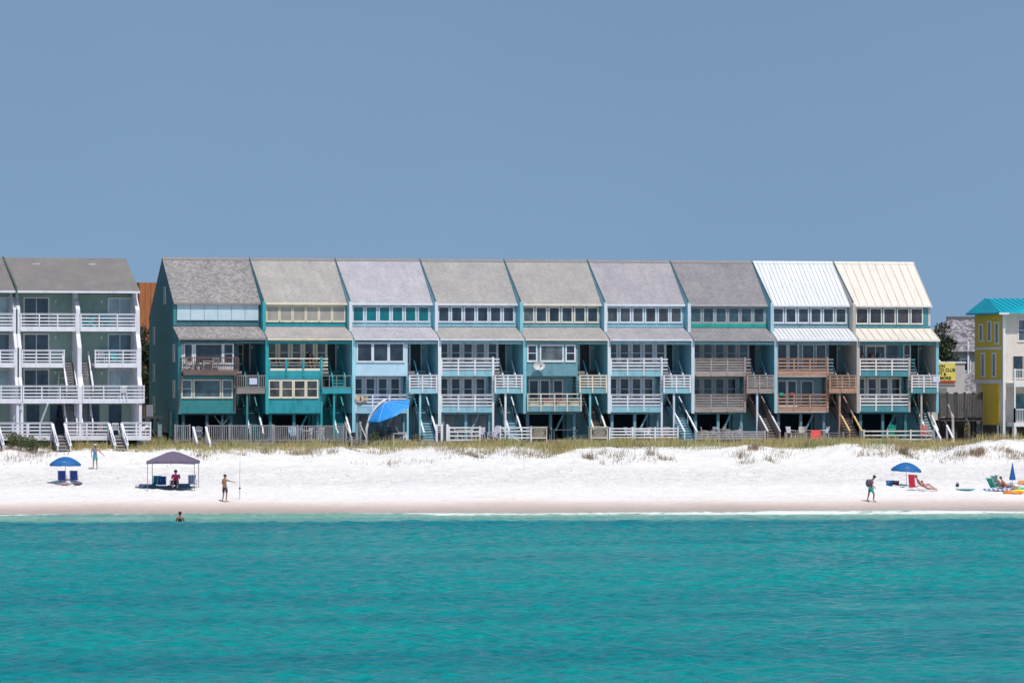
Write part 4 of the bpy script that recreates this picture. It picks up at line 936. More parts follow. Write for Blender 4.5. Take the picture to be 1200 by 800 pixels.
for lbl, pa, ya, pb, yb_ in (('leaning dark driftwood post nearest the teal end house', 1121, 522, 1112, 492), ('slim leaning post in the middle of the dark fence', 1136, 497, 1131, 474), ('pale split driftwood stick standing against the dark fence', 1117, 488, 1116.5, 474)):
    xa, xb = XatY(pa, 1.5), XatY(pb, 1.5); za = min(4.1, Zpx(ya, xa, 1.5)) if ya > 510 else Zpx(ya, xa, 1.5)
    m = MB().tube([(xa, 1.5, 3.9 if ya > 495 else 3.95), (xa, 1.6, za), (xb, 2.5, Zpx(yb_, xb, 2.5))], [.12, .1, .06], 7)
    tag(m.build('driftwood_post', wood((.5, .46, .44) if 'pale' in lbl else (.09, .08, .08), 'z'), None, at=(xa, 1.5, 4)), lbl, 'post', 'leaning posts by the dark fence')
t = thing('utility_stand', 'dark timber utility stand in the gap left of the teal gable', 'stand', (XatY(175, 4), 4, 4))
m = MB(); X_ = XatY(176, 3)
for u in (-.5, .5): m.box(X_ + u, X_ + u + .14, 3, 3.14, 3.9, 5.9); m.box(X_ + u, X_ + u + .14, 5, 5.14, 3.9, 5.9)
m.box(X_ - .7, X_ + .9, 2.9, 5.2, 5.9, 6.05); m.bar((X_ - .4, 3.0, 5.8), (X_ + .6, 3.0, 4.4), .12); m.build('frame', wood((.07, .06, .06)), t)
MB().box(X_ - .2, X_ + .3, 3.4, 3.8, 6.06, 6.9).build('equipment_box', plain((.22, .24, .27)), t); MB().box(X_ + .5, X_ + .8, 2.7, 2.9, 4.6, 5.5).build('equipment_box', plain((.2, .26, .3)), t)

# plants
def pg(px, Y): X = XatY(px, Y); return (X, Y, gz(X, Y))
shrub(pg(24, -5.0), 2.0, 1.35, 'sprawling green shrub in front of the left white deck rail', 5, n=1500)
shrub(pg(42, -5.0), 1.5, 1.2, 'smaller shrub close to the sloped white caps at the far left deck', 8, n=1100)
shrub(pg(437, -3.0), .9, 1.25, 'leafy green pot plant bush beside the grey weathered steps', 9, n=300)
shrub(pg(490, -2.8), .9, .95, 'straw green bush left of the pale blue steps', 12, leafy((.08, .09, .02), (.16, .15, .05), (.24, .2, .08)), 240)
shrub(pg(1133, -1.0), .5, 1.5, 'tall thin yellow green weed before the dark fence', 14, leafy((.1, .11, .03), (.2, .19, .07), (.26, .23, .1)), 200)
shrub(pg(293, -2.4), .7, 1.0, 'potted plant behind the grey baluster fence of the dark teal house', 15, n=160)
shrub(pg(1150, -1.5), 1.6, .7, 'low grey green bush under the yellow wall', 16, n=260)

# ------------------------------------------------------------------ furniture prototypes (own frame: facing -y, base at z=0)
def adirondack(mat, label, loc, rz):
    t = thing('adirondack_chair', label, 'chair', loc, rz, 'wooden and plastic patio chairs')
    m = MB()
    for k in range(5): m.box(-.27, .27, -.28 + k * .1, -.2 + k * .1, .36 - k * .035, .385 - k * .035)
    local(m, 'seat', mat, t)
    m = MB()
    for k in range(5):
        x = -.24 + k * .12; h = .98 + .07 * (1 - abs(k - 2) / 2); m.bar((x * .85, .18, .2), (x * 1.1, .52, h), .1, .02, (0, 1, 0))
    m.bar((-.26, .42, .72), (.26, .42, .72), .03, .07); local(m, 'backrest', mat, t)
    for s in (-1, 1):
        local(MB().box(s * .31 - .06, s * .31 + .06, -.36, .38, .54, .565), 'arm', mat, t)
        local(MB().box(s * .30 - .015, s * .30 + .015, -.3, -.2, 0, .54), 'leg', mat, t)
        local(MB().bar((s * .29, -.25, .3), (s * .29, .5, .02), .03, .1), 'leg', mat, t)
    return t
def plastic_chair(mat, label, loc, rz):
    t = thing('patio_chair', label, 'chair', loc, rz, 'wooden and plastic patio chairs')
    local(MB().box(-.24, .24, -.24, .2, .4, .43), 'seat', mat, t)
    m = MB()
    for k in range(5): m.bar((-.2 + k * .1, .2, .42), (-.2 + k * .1, .3, .86), .055, .02, (0, 1, 0))
    m.bar((-.25, .305, .87), (.25, .305, .87), .04, .08); local(m, 'backrest', mat, t)
    for s in (-1, 1):
        local(MB().tube([(s * .27, -.22, .4), (s * .28, -.2, .62), (s * .27, .26, .64)], .022, 6), 'arm', mat, t)
        for y in (-.2, .2): local(MB().bar((s * .22, y, .4), (s * .26, y * 1.3, 0), .04), 'leg', mat, t)
    return t
def table(mat, label, loc, rz, rx=.75, ry=.45, h=.73):
    if loc[2] < 4.3: loc = (loc[0], loc[1], 4.35)
    t = thing('patio_table', label, 'table', loc, rz)
    local(MB().box(-rx, rx, -ry, ry, h - .04, h), 'tabletop', mat, t)
    for sx_ in (-1, 1):
        for sy_ in (-1, 1): local(MB().bar((sx_ * (rx - .08), sy_ * (ry - .08), 0), (sx_ * (rx - .08), sy_ * (ry - .08), h - .04), .06), 'leg', mat, t)
    return t
PW = plain((.72, .70, .72), .4); TEAL = plain((.02, .42, .45), .5); PINK = plain((.6, .38, .36), .6); DK = plain((.035, .04, .05), .5)
ad = adirondack(TEAL, 'turquoise adirondack chair at the left on the top right balcony of the white block', (0, 0, 0), 0)
pc = plastic_chair(PW, 'white patio chair on the short white rail deck, beside lattice doors', (0, 0, 0), 0)
first = {'ad': True, 'pc': True}
def put(kind, px, Y, z, rz, label, mat=None):
    src = ad if kind == 'ad' else pc; X = XatY(px, Y); z = 4.35 if z < 4.2 else z
    if first[kind]:
        first[kind] = False; src.location = (X, Y, z); src.rotation_euler = (0, 0, rz); src['label'] = label; o = src
        if mat:
            for ch in KIDS(o): ch.data.materials[0] = mat
        return o
    mats = {n: mat or (TEAL if kind == 'ad' else PW) for n in ('seat', 'backrest', 'arm', 'leg')}
    return dup(src, (X, Y, z), rz, label, mats)
put('ad', 103, .8, 12.52, R(-60), 'turquoise adirondack chair by the middle post on the top right balcony of the white block')
put('ad', 124, .9, 12.52, R(0), 'turquoise adirondack chair by the sliding door on the top right balcony of the white block')
put('ad', 136, .7, 9.92, R(15), 'turquoise adirondack chair on the third level balcony, before the sliding door')
put('ad', 121, .8, 9.92, R(-20), 'dark turquoise low chair on the third level balcony, left of the door', plain((.02, .22, .25)))
put('pc', 120, -.05, 9.92, R(150), 'white chair at the left end of the third level right balcony')
put('pc', 159, -.1, 9.92, R(200), 'white chair at the right end of the third level right balcony')
put('pc', 136, -2.9, 4.73, R(160), 'white patio chair behind the closed gate between the two white sloped steps')
put('pc', 101, -2.6, 4.73, R(120), 'cream patio chair at the left of the middle white deck section', CREAM)
put('pc', 115, -2.8, 4.73, R(200), 'pinkish patio chair on the white deck, left of the second sloped steps', PINK)
put('pc', 144, -.9, 7.37, R(180), 'white chair behind the rail of the long second level balcony')
put('ad', 232, -2.0, 4.15, R(170), 'faded lavender adirondack chair seen from behind at the dark teal house fence', plain((.38, .38, .45)))
put('ad', 345, -1.9, 4.15, R(10), 'light blue adirondack chair in front of the bright teal house', plain((.22, .45, .62)))
put('pc', 356, -1.8, 4.15, R(120), 'pink white chair left of the white table in front of the bright teal house', plain((.62, .5, .52)))
put('pc', 361, -1.6, 4.15, R(-60), 'white chair right of the white table in front of the bright teal house')
put('pc', 374, -1.7, 4.15, R(200), 'white chair at the right end behind the bright teal house fence')
put('ad', 446, -1.5, 4.1, R(160), 'dark wooden armchair under the tilted blue umbrella, left one', DK)
put('pc', 459, -1.6, 4.1, R(30), 'dark chair right below the tilted blue umbrella', DK)
put('ad', 472, -1.9, 4.1, R(80), 'white lounge chair right of the tilted blue umbrella', PW)
put('pc', 537, -1.6, 4.1, R(90), 'cream chair behind the short white rail, left side', CREAM)
put('pc', 549, -1.5, 4.1, R(-80), 'white chair behind the short white rail, right side')
put('pc', 563, -1.6, 4.1, R(-40), 'white chair just past the right end of the short white rail')
put('ad', 578, -1.8, 4.1, R(-60), 'white lavender adirondack chair standing alone between the two white rails', plain((.55, .52, .60)))
put('pc', 648, -1.0, 4.1, R(90), 'dark dining chair at the left of the dark table', DK); put('pc', 672, -1.0, 4.1, R(-90), 'dark dining chair at the right of the dark table', DK)
put('pc', 737, -1.8, 4.15, R(100), 'white chair at the left of the white patio table behind the long rail'); put('pc', 757, -1.6, 4.15, R(-80), 'white chair at the right of the white patio table behind the long rail')
put('pc', 779, -1.5, 4.15, R(190), 'pink beige chair at the right end behind the long white rail', plain((.55, .38, .35)))
put('pc', 826, -1.9, 4.12, R(80), 'beige sunlit chair at the left of the weathered grey rail', plain((.58, .5, .46))); put('pc', 838, -1.7, 4.12, R(-30), 'grey chair in the left middle behind the weathered grey rail', plain((.36, .36, .4)))
put('pc', 853, -1.8, 4.12, R(100), 'beige sunlit chair in the centre of the weathered grey rail', plain((.6, .52, .48))); put('pc', 864, -1.7, 4.12, R(-80), 'pale chair right of the centre beige one behind the grey rail', plain((.5, .48, .5)))
put('pc', 927, -1.8, 4.1, R(30), 'white chair at the left end behind the wire rail'); put('pc', 939, -1.7, 4.1, R(-30), 'cream chair left of the red towel behind the wire rail', CREAM)
put('pc', 945, -1.4, 4.1, R(120), 'pale chair hidden just left of the red towel', plain((.6, .58, .55))); put('pc', 966, -1.7, 4.1, R(-80), 'white chair right of the red towel behind the wire rail')
put('ad', 1043, -1.6, 4.1, R(180), 'green plastic chair behind the cream three board rail', plain((.02, .42, .30)))
put('ad', 1085, -1.6, 4.1, R(0), 'dull red low chair at the right end of the cream rail', plain((.35, .08, .07)))
put('pc', 222, -.15, 9.38, R(100), 'white chair at the left end of the brown baluster balcony'); put('pc', 229, -.2, 9.38, R(-60), 'dark chair beside the white one on the brown baluster balcony', DK)
put('pc', 252, -.1, 9.38, R(180), 'grey chair right of the small table on the brown baluster balcony', plain((.3, .3, .3)))
put('pc', 330, .5, 9.38, R(60), 'dark chair at the left of the bright teal balcony', DK); put('pc', 345, .5, 9.38, R(0), 'dark chair left of the seated person on the bright teal balcony', DK)
put('pc', 369, .5, 9.38, R(-90), 'dark chair at the right of the bright teal balcony', DK)
table(PW, 'white patio table in front of the bright teal house', pg(358.5, -1.9), 0, .4, .4)
table(plain((.55, .55, .58)), 'low grey table under the tilted blue umbrella', pg(466, -2.2), 0, .45, .35, .5)
table(CREAM, 'cream picnic table between chairs behind the short white rail', pg(543, -1.7), 0, .6, .4)
table(plain((.1, .12, .14)), 'dark dining table right of the cream lattice box', pg(660, -1.2), 0, .9, .5)
table(PW, 'white patio table behind the long white rail', pg(747, -1.9), 0, .5, .4)
table(plain((.45, .42, .42)), 'grey table behind the weathered grey rail', pg(846, -1.6), 0, .5, .4)
table(plain((.6, .6, .6)), 'small white table on the brown baluster balcony', (XatY(243, -.2), -.2, 9.38), 0, .4, .25, .7)
# lounge on left deck
t = thing('sun_lounger', 'white sun lounger on the right end of the white ground deck', 'sun lounger', (XatY(160, -2.6), -2.6, 4.73), R(10))
local(MB().box(-.9, .3, -.3, .3, .32, .36).bar((.3, 0, .34), (.85, 0, .75), .6, .04, (0, 0, 1)), 'bed', PW, t)
for sx_ in (-.8, .6):
    for sy_ in (-.25, .25): local(MB().bar((sx_, sy_, 0), (sx_, sy_, .33), .05), 'leg', PW, t)
# towels, flower boxes, boards
tw = MB(); X_, Xb = fx(950), fx(961)
for k in range(6):
    xa = X_ + (Xb - X_) * k / 6; xb = X_ + (Xb - X_) * (k + 1) / 6; dy = .015 * (k % 2)
    tw.box(xa, xb, YF - .09 - dy, YF - .06 - dy, 4.25 + .03 * (k % 3), 5.02)
tag(tw.build('towel', plain((.72, .10, .09), .9, .25), None, at=(X_, YF, 4.9)), 'red towel hung over the wire rail', 'towel', None)
for lbl, xx, z, m_ in (('green towel draped on the lower cedar balcony rail', XU + 7 * PITCH + .25, 7.6, plain((.03, .3, .2))), ('red towel on the lower cedar balcony rail', XU + 7 * PITCH + 1.1, 7.6, plain((.4, .08, .07)))):
    tag(MB().box(xx, xx + .3, -.14, -.105, z - .02, z + .14).box(xx, xx + .3, -.14, .1, z + .141, z + .17).build('towel', m_, None, at=(xx, 0, z)), lbl, 'towel')
x5 = XU + PITCH * 4
for k, (u, l_, colr) in enumerate(((.35, 'flower box with green leaves at the left of the cream balcony', (.10, .2, .04)), (1.4, 'flower box with coral red flowers left of centre on the cream balcony', (.55, .12, .1)), (2.45, 'flower box with red flowers right of centre on the cream balcony', (.6, .14, .12)), (3.4, 'flower box with green leaves at the right of the cream balcony', (.08, .18, .04)))):
    t = thing('flower_box', l_, 'flower box', (x5 + u, -.15, 6.72), 0, 'flower boxes on the cream balcony'); MB().box(x5 + u, x5 + u + .7, -.24, -.02, 6.73, 7.12).build('planter', CREAM, t)
    f = MB(); leaves(f, (x5 + u + .35, -.13, 7.22), (.4, .14, .16), 130, .05, k, .0); f.build('flowers', leafy((.05, .12, .03), colr, colr), t)
# round target board at the pale blue house
t = thing('fish_sign', 'tan wooden fish shaped board on the left of the white rail above the blue umbrella', 'decoration', (XU + 2 * PITCH + .5, -.2, 7.4))
m = MB(); cxx = XU + 2 * PITCH + .42; pts = [(cxx + .36 * math.cos(a_) * (1 + .0), 7.33 + .25 * math.sin(a_)) for a_ in [2 * math.pi * k / 18 for k in range(18)]]
m.prism(pts, -.2, -.165, 'y'); m.prism([(cxx + .3, 7.33), (cxx + .58, 7.5), (cxx + .58, 7.14)], -.199, -.17, 'y'); m.build('board', wood((.55, .40, .26)), t); MB().box(cxx + .02, cxx + .1, -.225, -.202, 7.2, 7.48).build('mark', BLACK, t)

# ------------------------------------------------------------------ umbrellas
def canopy(mb, R0, H, n=8, seg=5, sag=.06, pw=1.9, drop=.13):
    o = len(mb.v); mb.v.append((0, 0, H))
    for j in range(1, seg + 1):
        f = j / seg
        for k in range(n * 3):
            a = 2 * math.pi * k / (n * 3); e = 1 - (0 if k % 3 == 0 else sag) * f
            mb.v.append((math.cos(a) * R0 * f * e, math.sin(a) * R0 * f * e, H * (1 - f ** pw) - (.02 if k % 3 else 0) * f))
    M = n * 3
    for k in range(M): mb.f.append((o, o + 1 + k, o + 1 + (k + 1) % M))
    for j in range(seg - 1):
        for k in range(M): a = o + 1 + j * M; mb.f.append((a + k, a + M + k, a + M + (k + 1) % M, a + (k + 1) % M))
    b = o + 1 + (seg - 1) * M; c = len(mb.v)
    for k in range(M): x, y, z = mb.v[b + k]; mb.v.append((x * 1.005, y * 1.005, z - drop))
    for k in range(M): mb.f.append((b + k, c + k, c + (k + 1) % M, b + (k + 1) % M))
BLUE = plain((.006, .11, .32), .7, .12)
def beach_umbrella(loc, label, Rr=1.1, top=2.1, tilt=0):
    t = thing('beach_umbrella', label, 'beach umbrella', loc, -YAW, 'blue beach umbrellas')
    local(MB().tube([(0, 0, -.2), (0, 0, top)], .022, 8), 'pole', plain((.6, .6, .58), .4), t)
    m = MB(); canopy(m, Rr, .5); m.xf(Matrix.Translation((0, 0, top - .48)) @ Matrix.Rotation(tilt, 4, 'Y')); c = local(m, 'canopy', BLUE, t, True)
    m = MB()
    for k in range(8):
        a = 2 * math.pi * k / 8; m.tube([(0, 0, top - .35), (math.cos(a) * Rr * .9, math.sin(a) * Rr * .9, top - .46)], .008, 4)
    local(m, 'ribs', plain((.5, .5, .5)), t)
    mk = MB()
    for k in range(5): mk.box(-.1 + k * .045, -.07 + k * .045, -Rr * .86, -Rr * .85, top - .34, top - .31)
    mk.xf(Matrix.Identity(4)); local(mk, 'print', plain((.6, .7, .8)), t)
    return t
beach_umbrella(ground(76.5, 565.5), 'open blue umbrella over the two navy chairs on the left sand', 1.07, 1.75)
beach_umbrella(ground(1062, 569.5), 'open blue umbrella beside the red chair on the right sand', 1.04, 1.62, .06)
p = ground(1186.5, 571); t = thing('closed_umbrella', 'furled blue umbrella standing by the green chairs', 'beach umbrella', p, -YAW)
local(MB().tube([(0, 0, -.2), (0, 0, 1.7)], .02, 8), 'pole', plain((.6, .6, .6)), t)
m = MB(); prof = [(1.68, .02), (1.3, .09), (.9, .17), (.6, .23), (.5, .22)]; n = 16
for j, (z, r_) in enumerate(prof):
    for k in range(n): a = 2 * math.pi * k / n; rr = r_ * (1 if k % 2 else .8); m.v.append((math.cos(a) * rr, math.sin(a) * rr, z))
for j in range(len(prof) - 1):
    for k in range(n): m.f.append((j * n + k, j * n + (k + 1) % n, (j + 1) * n + (k + 1) % n, (j + 1) * n + k))
m.f.append(tuple(range(n))); local(m, 'canopy', plain((.01, .10, .30), .7), t)
# big cantilever umbrella at the pale blue house
Xc = XatY(456, -1.6); t = thing('cantilever_umbrella', 'big bright blue tilted umbrella on a curved white arm by the pale blue house', 'patio umbrella', (XatY(429, -1.6), -1.6, 4.1))
b0 = Vector((XatY(429.5, -1.6), -1.6, 4.1)); zt = Zpx(469, Xc, -1.6)
arm = [b0, b0 + Vector((.0, 0, 1.1)), b0 + Vector((.25, 0, 1.9)), b0 + Vector((.7, 0, 2.65)), b0 + Vector((1.15, 0, 3.0)), (XatY(452, -1.6), -1.6, zt + .05)]
MB().tube(arm, .1, 8).build('arm', paint((.62, .6, .58), .15), t, smooth=True)
MB().box(b0.x - .35, b0.x + .35, -1.95, -1.25, 4.1, 4.24).build('base', plain((.2, .2, .2)), t)
m = MB(); canopy(m, 1.78, .68, 8, 6, .1, 1.2, .03)
m.xf(Matrix.Translation((XatY(455, -1.6), -1.6, Zpx(481.5, Xc, -1.6))) @ Matrix.Rotation(R(-26), 4, 'Y') @ Matrix.Rotation(R(11), 4, 'X'))
m.build('canopy', plain((.02, .26, .70), .6, .15), t, smooth=True)
m = MB()
MT = Matrix.Translation((XatY(455, -1.6), -1.6, Zpx(481.5, Xc, -1.6))) @ Matrix.Rotation(R(-26), 4, 'Y') @ Matrix.Rotation(R(11), 4, 'X')
for k in range(8):
    a = 2 * math.pi * k / 8; pts = [(math.cos(a) * 1.75 * f, math.sin(a) * 1.75 * f, .68 * (1 - f ** 1.2) + .012) for f in (0, .25, .5, .75, 1)]
    m.tube([MT @ Vector(q) for q in pts], .016, 5)
m.build('seams', plain((.25, .45, .8)), t)

# ------------------------------------------------------------------ tent
p = ground(203, 571.5); t = thing('canopy_tent', 'faded purple pop-up canopy tent on four thin legs on the sand', 'canopy tent', p, -YAW - R(2))
hw = 1.57; CT = plain((.135, .105, .155), .8, .2)
for sx_ in (-1, 1):
    for sy_ in (-1, 1): local(MB().box(sx_ * hw - .02, sx_ * hw + .02, sy_ * hw - .02, sy_ * hw + .02, -.55, 1.66), 'leg', plain((.16, .15, .16), .4), t)
m = MB(); n = 6
rings = [(1.05, 1.62), (1.05, 1.82), (.62, 2.12), (.25, 2.38), (.02, 2.46)]
for f, z in rings:
    for k in range(16):
        q = k / 16 * 4; s = int(q); fr = q - s; cn = [(-1, -1), (1, -1), (1, 1), (-1, 1), (-1, -1)]
        x = cn[s][0] * (1 - fr) + cn[s + 1][0] * fr; y = cn[s][1] * (1 - fr) + cn[s + 1][1] * fr
        sg = .06 * math.sin(fr * math.pi) if z in (1.62, 1.82) else 0
        m.v.append((x * hw * f * (1 - sg * .5), y * hw * f * (1 - sg * .5), z - sg * .3 if z == 1.82 else z + sg * .4))
for j in range(len(rings) - 1):
    for k in range(16): m.f.append((j * 16 + k, j * 16 + (k + 1) % 16, (j + 1) * 16 + (k + 1) % 16, (j + 1) * 16 + k))
m.f.append(tuple(range(64, 80))); local(m, 'canopy', CT, t)
m = MB()
for sx_ in (-1, 1):
    m.bar((sx_ * hw, -hw, 1.6), (sx_ * hw, hw, 1.75), .02); m.bar((-hw, sx_ * hw, 1.75), (hw, sx_ * hw, 1.6), .02)
local(m, 'cross_bars', plain((.2, .2, .2), .4), t)

# ------------------------------------------------------------------ beach chairs and things on the sand
def beach_chair(loc, rz, mat, label, recl=.35, low=.2, group='folding beach chairs', h=.6):
    t = thing('beach_chair', label, 'beach chair', loc, rz, group)
    sv = []; 
    local(MB().add([(-.26, -.25, low + .07), (.26, -.25, low + .07), (.26, .22, low), (-.26, .22, low), (-.26, -.25, low + .055), (.26, -.25, low + .055), (.26, .22, low - .015), (-.26, .22, low - .015)], [(0, 1, 2, 3), (7, 6, 5, 4), (0, 4, 5, 1), (1, 5, 6, 2), (2, 6, 7, 3), (3, 7, 4, 0)]), 'seat', mat, t)
    local(MB().bar((0, .24, low - .02), (0, .24 + recl, low + h), .5, .02, (0, 1, 0)), 'backrest', mat, t)
    fm = plain((.55, .55, .55), .3)
    for s in (-1, 1):
        m = MB().tube([(s * .28, -.3, 0), (s * .28, .2, low), (s * .28, .24 + recl, low + h + .03)], .014, 6); m.tube([(s * .28, -.28, low + .28), (s * .28, .38, low + .3)], .02, 6); m.tube([(s * .28, -.2, low + .27), (s * .28, .35, 0)], .014, 6); local(m, 'side_frame', fm, t)
    return t
NAVY = plain((.008, .035, .22), .7); BL = plain((.01, .12, .42), .7); WS = striped((.12, .22, .5), (.6, .62, .68)); GN = plain((.01, .30, .20), .7); GNW = striped((.02, .40, .30), (.5, .62, .6)); RD = plain((.62, .01, .05), .7)
def gp_(px, py): return ground(px, py)
beach_chair(gp_(73, 567), math.pi - YAW, NAVY, 'navy low chair on the left under the open umbrella', h=.62, low=.28)
beach_chair(gp_(87, 567), math.pi - YAW, NAVY, 'navy low chair on the right under the open umbrella', h=.62, low=.28)
beach_chair(gp_(183.5, 571), -YAW, plain((.01, .24, .32), .7), 'teal chair back at the left under the purple tent', h=.55, low=.22)
beach_chair(gp_(189.5, 571.5), -YAW, BL, 'royal blue chair back next to the teal one under the tent', h=.55, low=.22)
beach_chair(gp_(226, 571), -YAW + R(8), WS, 'blue and white striped chair at the right tent leg', h=.6, low=.22)
beach_chair(gp_(204, 571.5), -YAW, BL, 'blue chair under the seated person in pink in the tent', h=.3, low=.2)
for lbl, px, py, w_, hh, m_ in (('flat blue box lid at the left tent leg', 173, 571.5, .55, .2, plain((.02, .10, .18))), ('low blue cooler between pink person and striped chair', 214, 571.5, .5, .22, plain((.02, .14, .26))),
                              ('blue cooler at the foot of the umbrella pole on the right sand', 1043, 569, .26, .3, plain((.01, .14, .35))), ('dark red cooler beside the blue one on the right sand', 1050, 568.7, .2, .27, plain((.22, .02, .04)))):
    q = gp_(px, py); t = thing('cooler', lbl, 'cooler', q, -YAW, 'coolers and boxes on the sand'); local(MB().box(-w_, w_, -.2, .2, -.04, hh), 'body', m_, t); local(MB().box(-w_ - .015, w_ + .015, -.215, .215, hh + .002, hh + .06), 'lid', m_, t)
    local(MB().tube([(-w_ * .6, -.23, hh - .05), (-w_ * .3, -.27, hh - .02), (w_ * .3, -.27, hh - .02), (w_ * .6, -.23, hh - .05)], .012, 5), 'handle', PW, t)
def bag(px, py, m_, lbl, sx_=.3, h=.28):
    q = gp_(px, py); t = thing('beach_bag', lbl, 'bag', q, -YAW); m = MB(); m.ball((0, 0, h * .45), sx_, .18, h * .5, 12, 8); local(m, 'body', m_, t, True)
    local(MB().tube([(-sx_ * .5, 0, h * .7), (-sx_ * .3, 0, h * 1.15), (sx_ * .3, 0, h * 1.15), (sx_ * .5, 0, h * .7)], .012, 5), 'handle', m_, t)
bag(75, 568.5, plain((.3, .22, .22)), 'brownish bag lying before the left navy chair', .38, .2); bag(91, 568.5, plain((.1, .08, .14)), 'dark bag lying at the right navy chair', .35, .24)
bag(80, 568, plain((.6, .58, .62)), 'pale bag between the two navy chairs', .2, .3); bag(199, 571.7, plain((.04, .04, .05)), 'black bag left of the seated person in the tent', .28, .2)
bag(1122, 570, plain((.04, .03, .07)), 'dark round bag alone on the sand left of the green chairs', .13, .26)
q = gp_(1131, 574); tag(MB().prism([(-.62 + q.x, -.15 + q.y), (.62 + q.x, -.3 + q.y), (.72 + q.x, -.05 + q.y), (.6 + q.x, .15 + q.y), (-.6 + q.x, .2 + q.y)], q.z + .0, q.z + .08, 'z').build('bodyboard', plain((.18, .42, .42)), None, at=q), 'pale aqua bodyboard lying flat on the sand', 'bodyboard')
# towels and mats on the sand
def mat_on(px, py, wd, dp, m_, lbl, h=.03, name='beach_towel', cat='towel'):
    q = gp_(px, py); o = thing(name, lbl, cat, q, -YAW)
    m = MB(); n = 8
    for k in range(n + 1):
        x = -wd / 2 + wd * k / n; zz = .02 * math.sin(k * 2.1) + .04
        for (y, z) in ((-dp / 2, zz - .05), (dp / 2, zz + .05), (dp / 2, zz + .05 + h), (-dp / 2, zz - .05 + h)): m.v.append((x, y, z + .03))
    for k in range(n):
        b = 4 * k
        for j in range(4): m.f.append((b + j, b + (j + 1) % 4, b + 4 + (j + 1) % 4, b + 4 + j))
    m.f.append((3, 2, 1, 0)); m.f.append((4 * n, 4 * n + 1, 4 * n + 2, 4 * n + 3)); local(m, 'cloth', m_, o); return o
mat_on(1168, 575, 1.9, .7, striped((.12, .2, .4), (.6, .58, .66), .3), 'blue and white striped towel in front of the green chairs')
mat_on(1178, 573, .9, .6, plain((.62, .5, .62)), 'lilac towel under the sunbather by the furled umbrella')
mat_on(201, 572.2, 3.0, .8, plain((.03, .12, .2)), 'dark blue ground mat under the tent chairs')
mat_on(163, 570.5, .5, .5, plain((.6, .42, .48)), 'pale pink towel lying left of the tent')
mat_on(1058, 571, 1.4, .5, plain((.5, .6, .6)), 'pale green mat under the open umbrella on the right')
def ring(px, py, m_, lbl, r=.42, tr=.12, sq=1.7):
    q = gp_(px, py); t = thing('inflatable_ring', lbl, 'pool float', q, -YAW, 'inflatable floats on the right sand'); m = MB(); n = 20
    pts = [(math.cos(2 * math.pi * k / n) * r * sq, math.sin(2 * math.pi * k / n) * r, tr * .9) for k in range(n + 1)]; m.tube(pts, tr, 8); local(m, 'tube', m_, t, True)
ring(1187, 578, plain((.85, .25, .01), .3), 'orange float lying in front, nearest the water', .4, .1, 1.5); ring(1198, 577.5, plain((.75, .85, .05), .3), 'lime yellow float at the right edge', .4, .12, 1.2)
ring(1200, 568, plain((.85, .28, .02), .3), 'orange float standing higher at the right edge behind the towels', .3, .16, 1.0)
ring(1193, 573.5, plain((.05, .5, .3), .3), 'green float behind the orange one', .35, .07, 1.3)
beach_chair(gp_(1166.5, 574), R(130) - YAW, GN, 'solid green chair with its back to the left', .42, .2, h=.62)
beach_chair(gp_(1172, 573.2), R(125) - YAW, GNW, 'pale green striped chair just right of the solid green one', .42, .2, h=.72)
beach_chair(gp_(1194, 573.5), R(70) - YAW, plain((.03, .10, .4)), 'small blue chair near the right edge', .4, .15, h=.3)
beach_chair(gp_(1071.5, 574), R(140) - YAW, RD, 'tall bright red chair with its back to the left', .1, .2, h=.85)
# fishing rod in a sand holder
q = gp_(281, 585.5); t = thing('fishing_rod', 'tall fishing rod standing upright in a sand holder right of the bare chested man', 'fishing rod', q, -YAW)
local(MB().tube([(0, 0, .5), (0, 0, 1.6), (.02, 0, 3.1)], [.02, .014, .005], 6), 'rod', plain((.25, .25, .28), .4), t); local(MB().tube([(0, 0, -.2), (0, 0, .75)], .03, 8), 'holder', plain((.5, .5, .52)), t)
local(MB().ball((0, -.07, .78), .06, .08, .07).tube([(0, -.07, .78), (.1, -.1, .78)], .012, 5), 'reel', BLACK, t)

# ------------------------------------------------------------------ people
def skinmesh(verts, edges, radii, root=0, sub=1):
    me = bpy.data.meshes.new('s'); me.from_pydata(verts, edges, []); o = bpy.data.objects.new('s', me); COL.objects.link(o)
    md = o.modifiers.new('k', 'SKIN'); sv = me.skin_vertices[0].data
    for k, r_ in enumerate(radii): sv[k].radius = (r_, r_) if not isinstance(r_, tuple) else r_
    for k in range(len(radii)): sv[k].use_root = (k == root)
    if sub: sd = o.modifiers.new('d', 'SUBSURF'); sd.levels = sub
    bpy.context.view_layer.update()
    res = bpy.data.meshes.new_from_object(o.evaluated_get(bpy.context.evaluated_depsgraph_get())); bpy.data.objects.remove(o)
    for pl in res.polygons: pl.use_smooth = True
    return res
def link(me, name, mat, parent):
    me.materials.clear(); me.materials.append(mat); o = bpy.data.objects.new(name, me); COL.objects.link(o); o.parent = parent; return o
STAND = dict(pel=(0, 0, .95), bel=(0, 0, 1.1), che=(0, 0, 1.32), nek=(0, 0, 1.5), hd=(0, 0, 1.62), top=(0, 0, 1.72),
             sL=(-.18, 0, 1.43), eL=(-.26, 0, 1.15), wL=(-.27, -.06, .90), sR=(.18, 0, 1.43), eR=(.26, 0, 1.15), wR=(.27, -.06, .90),
             hL=(-.10, 0, .9), kL=(-.11, -.02, .50), aL=(-.12, .02, .08), hR=(.10, 0, .9), kR=(.11, -.02, .50), aR=(.12, .02, .08), face=(0, -1))
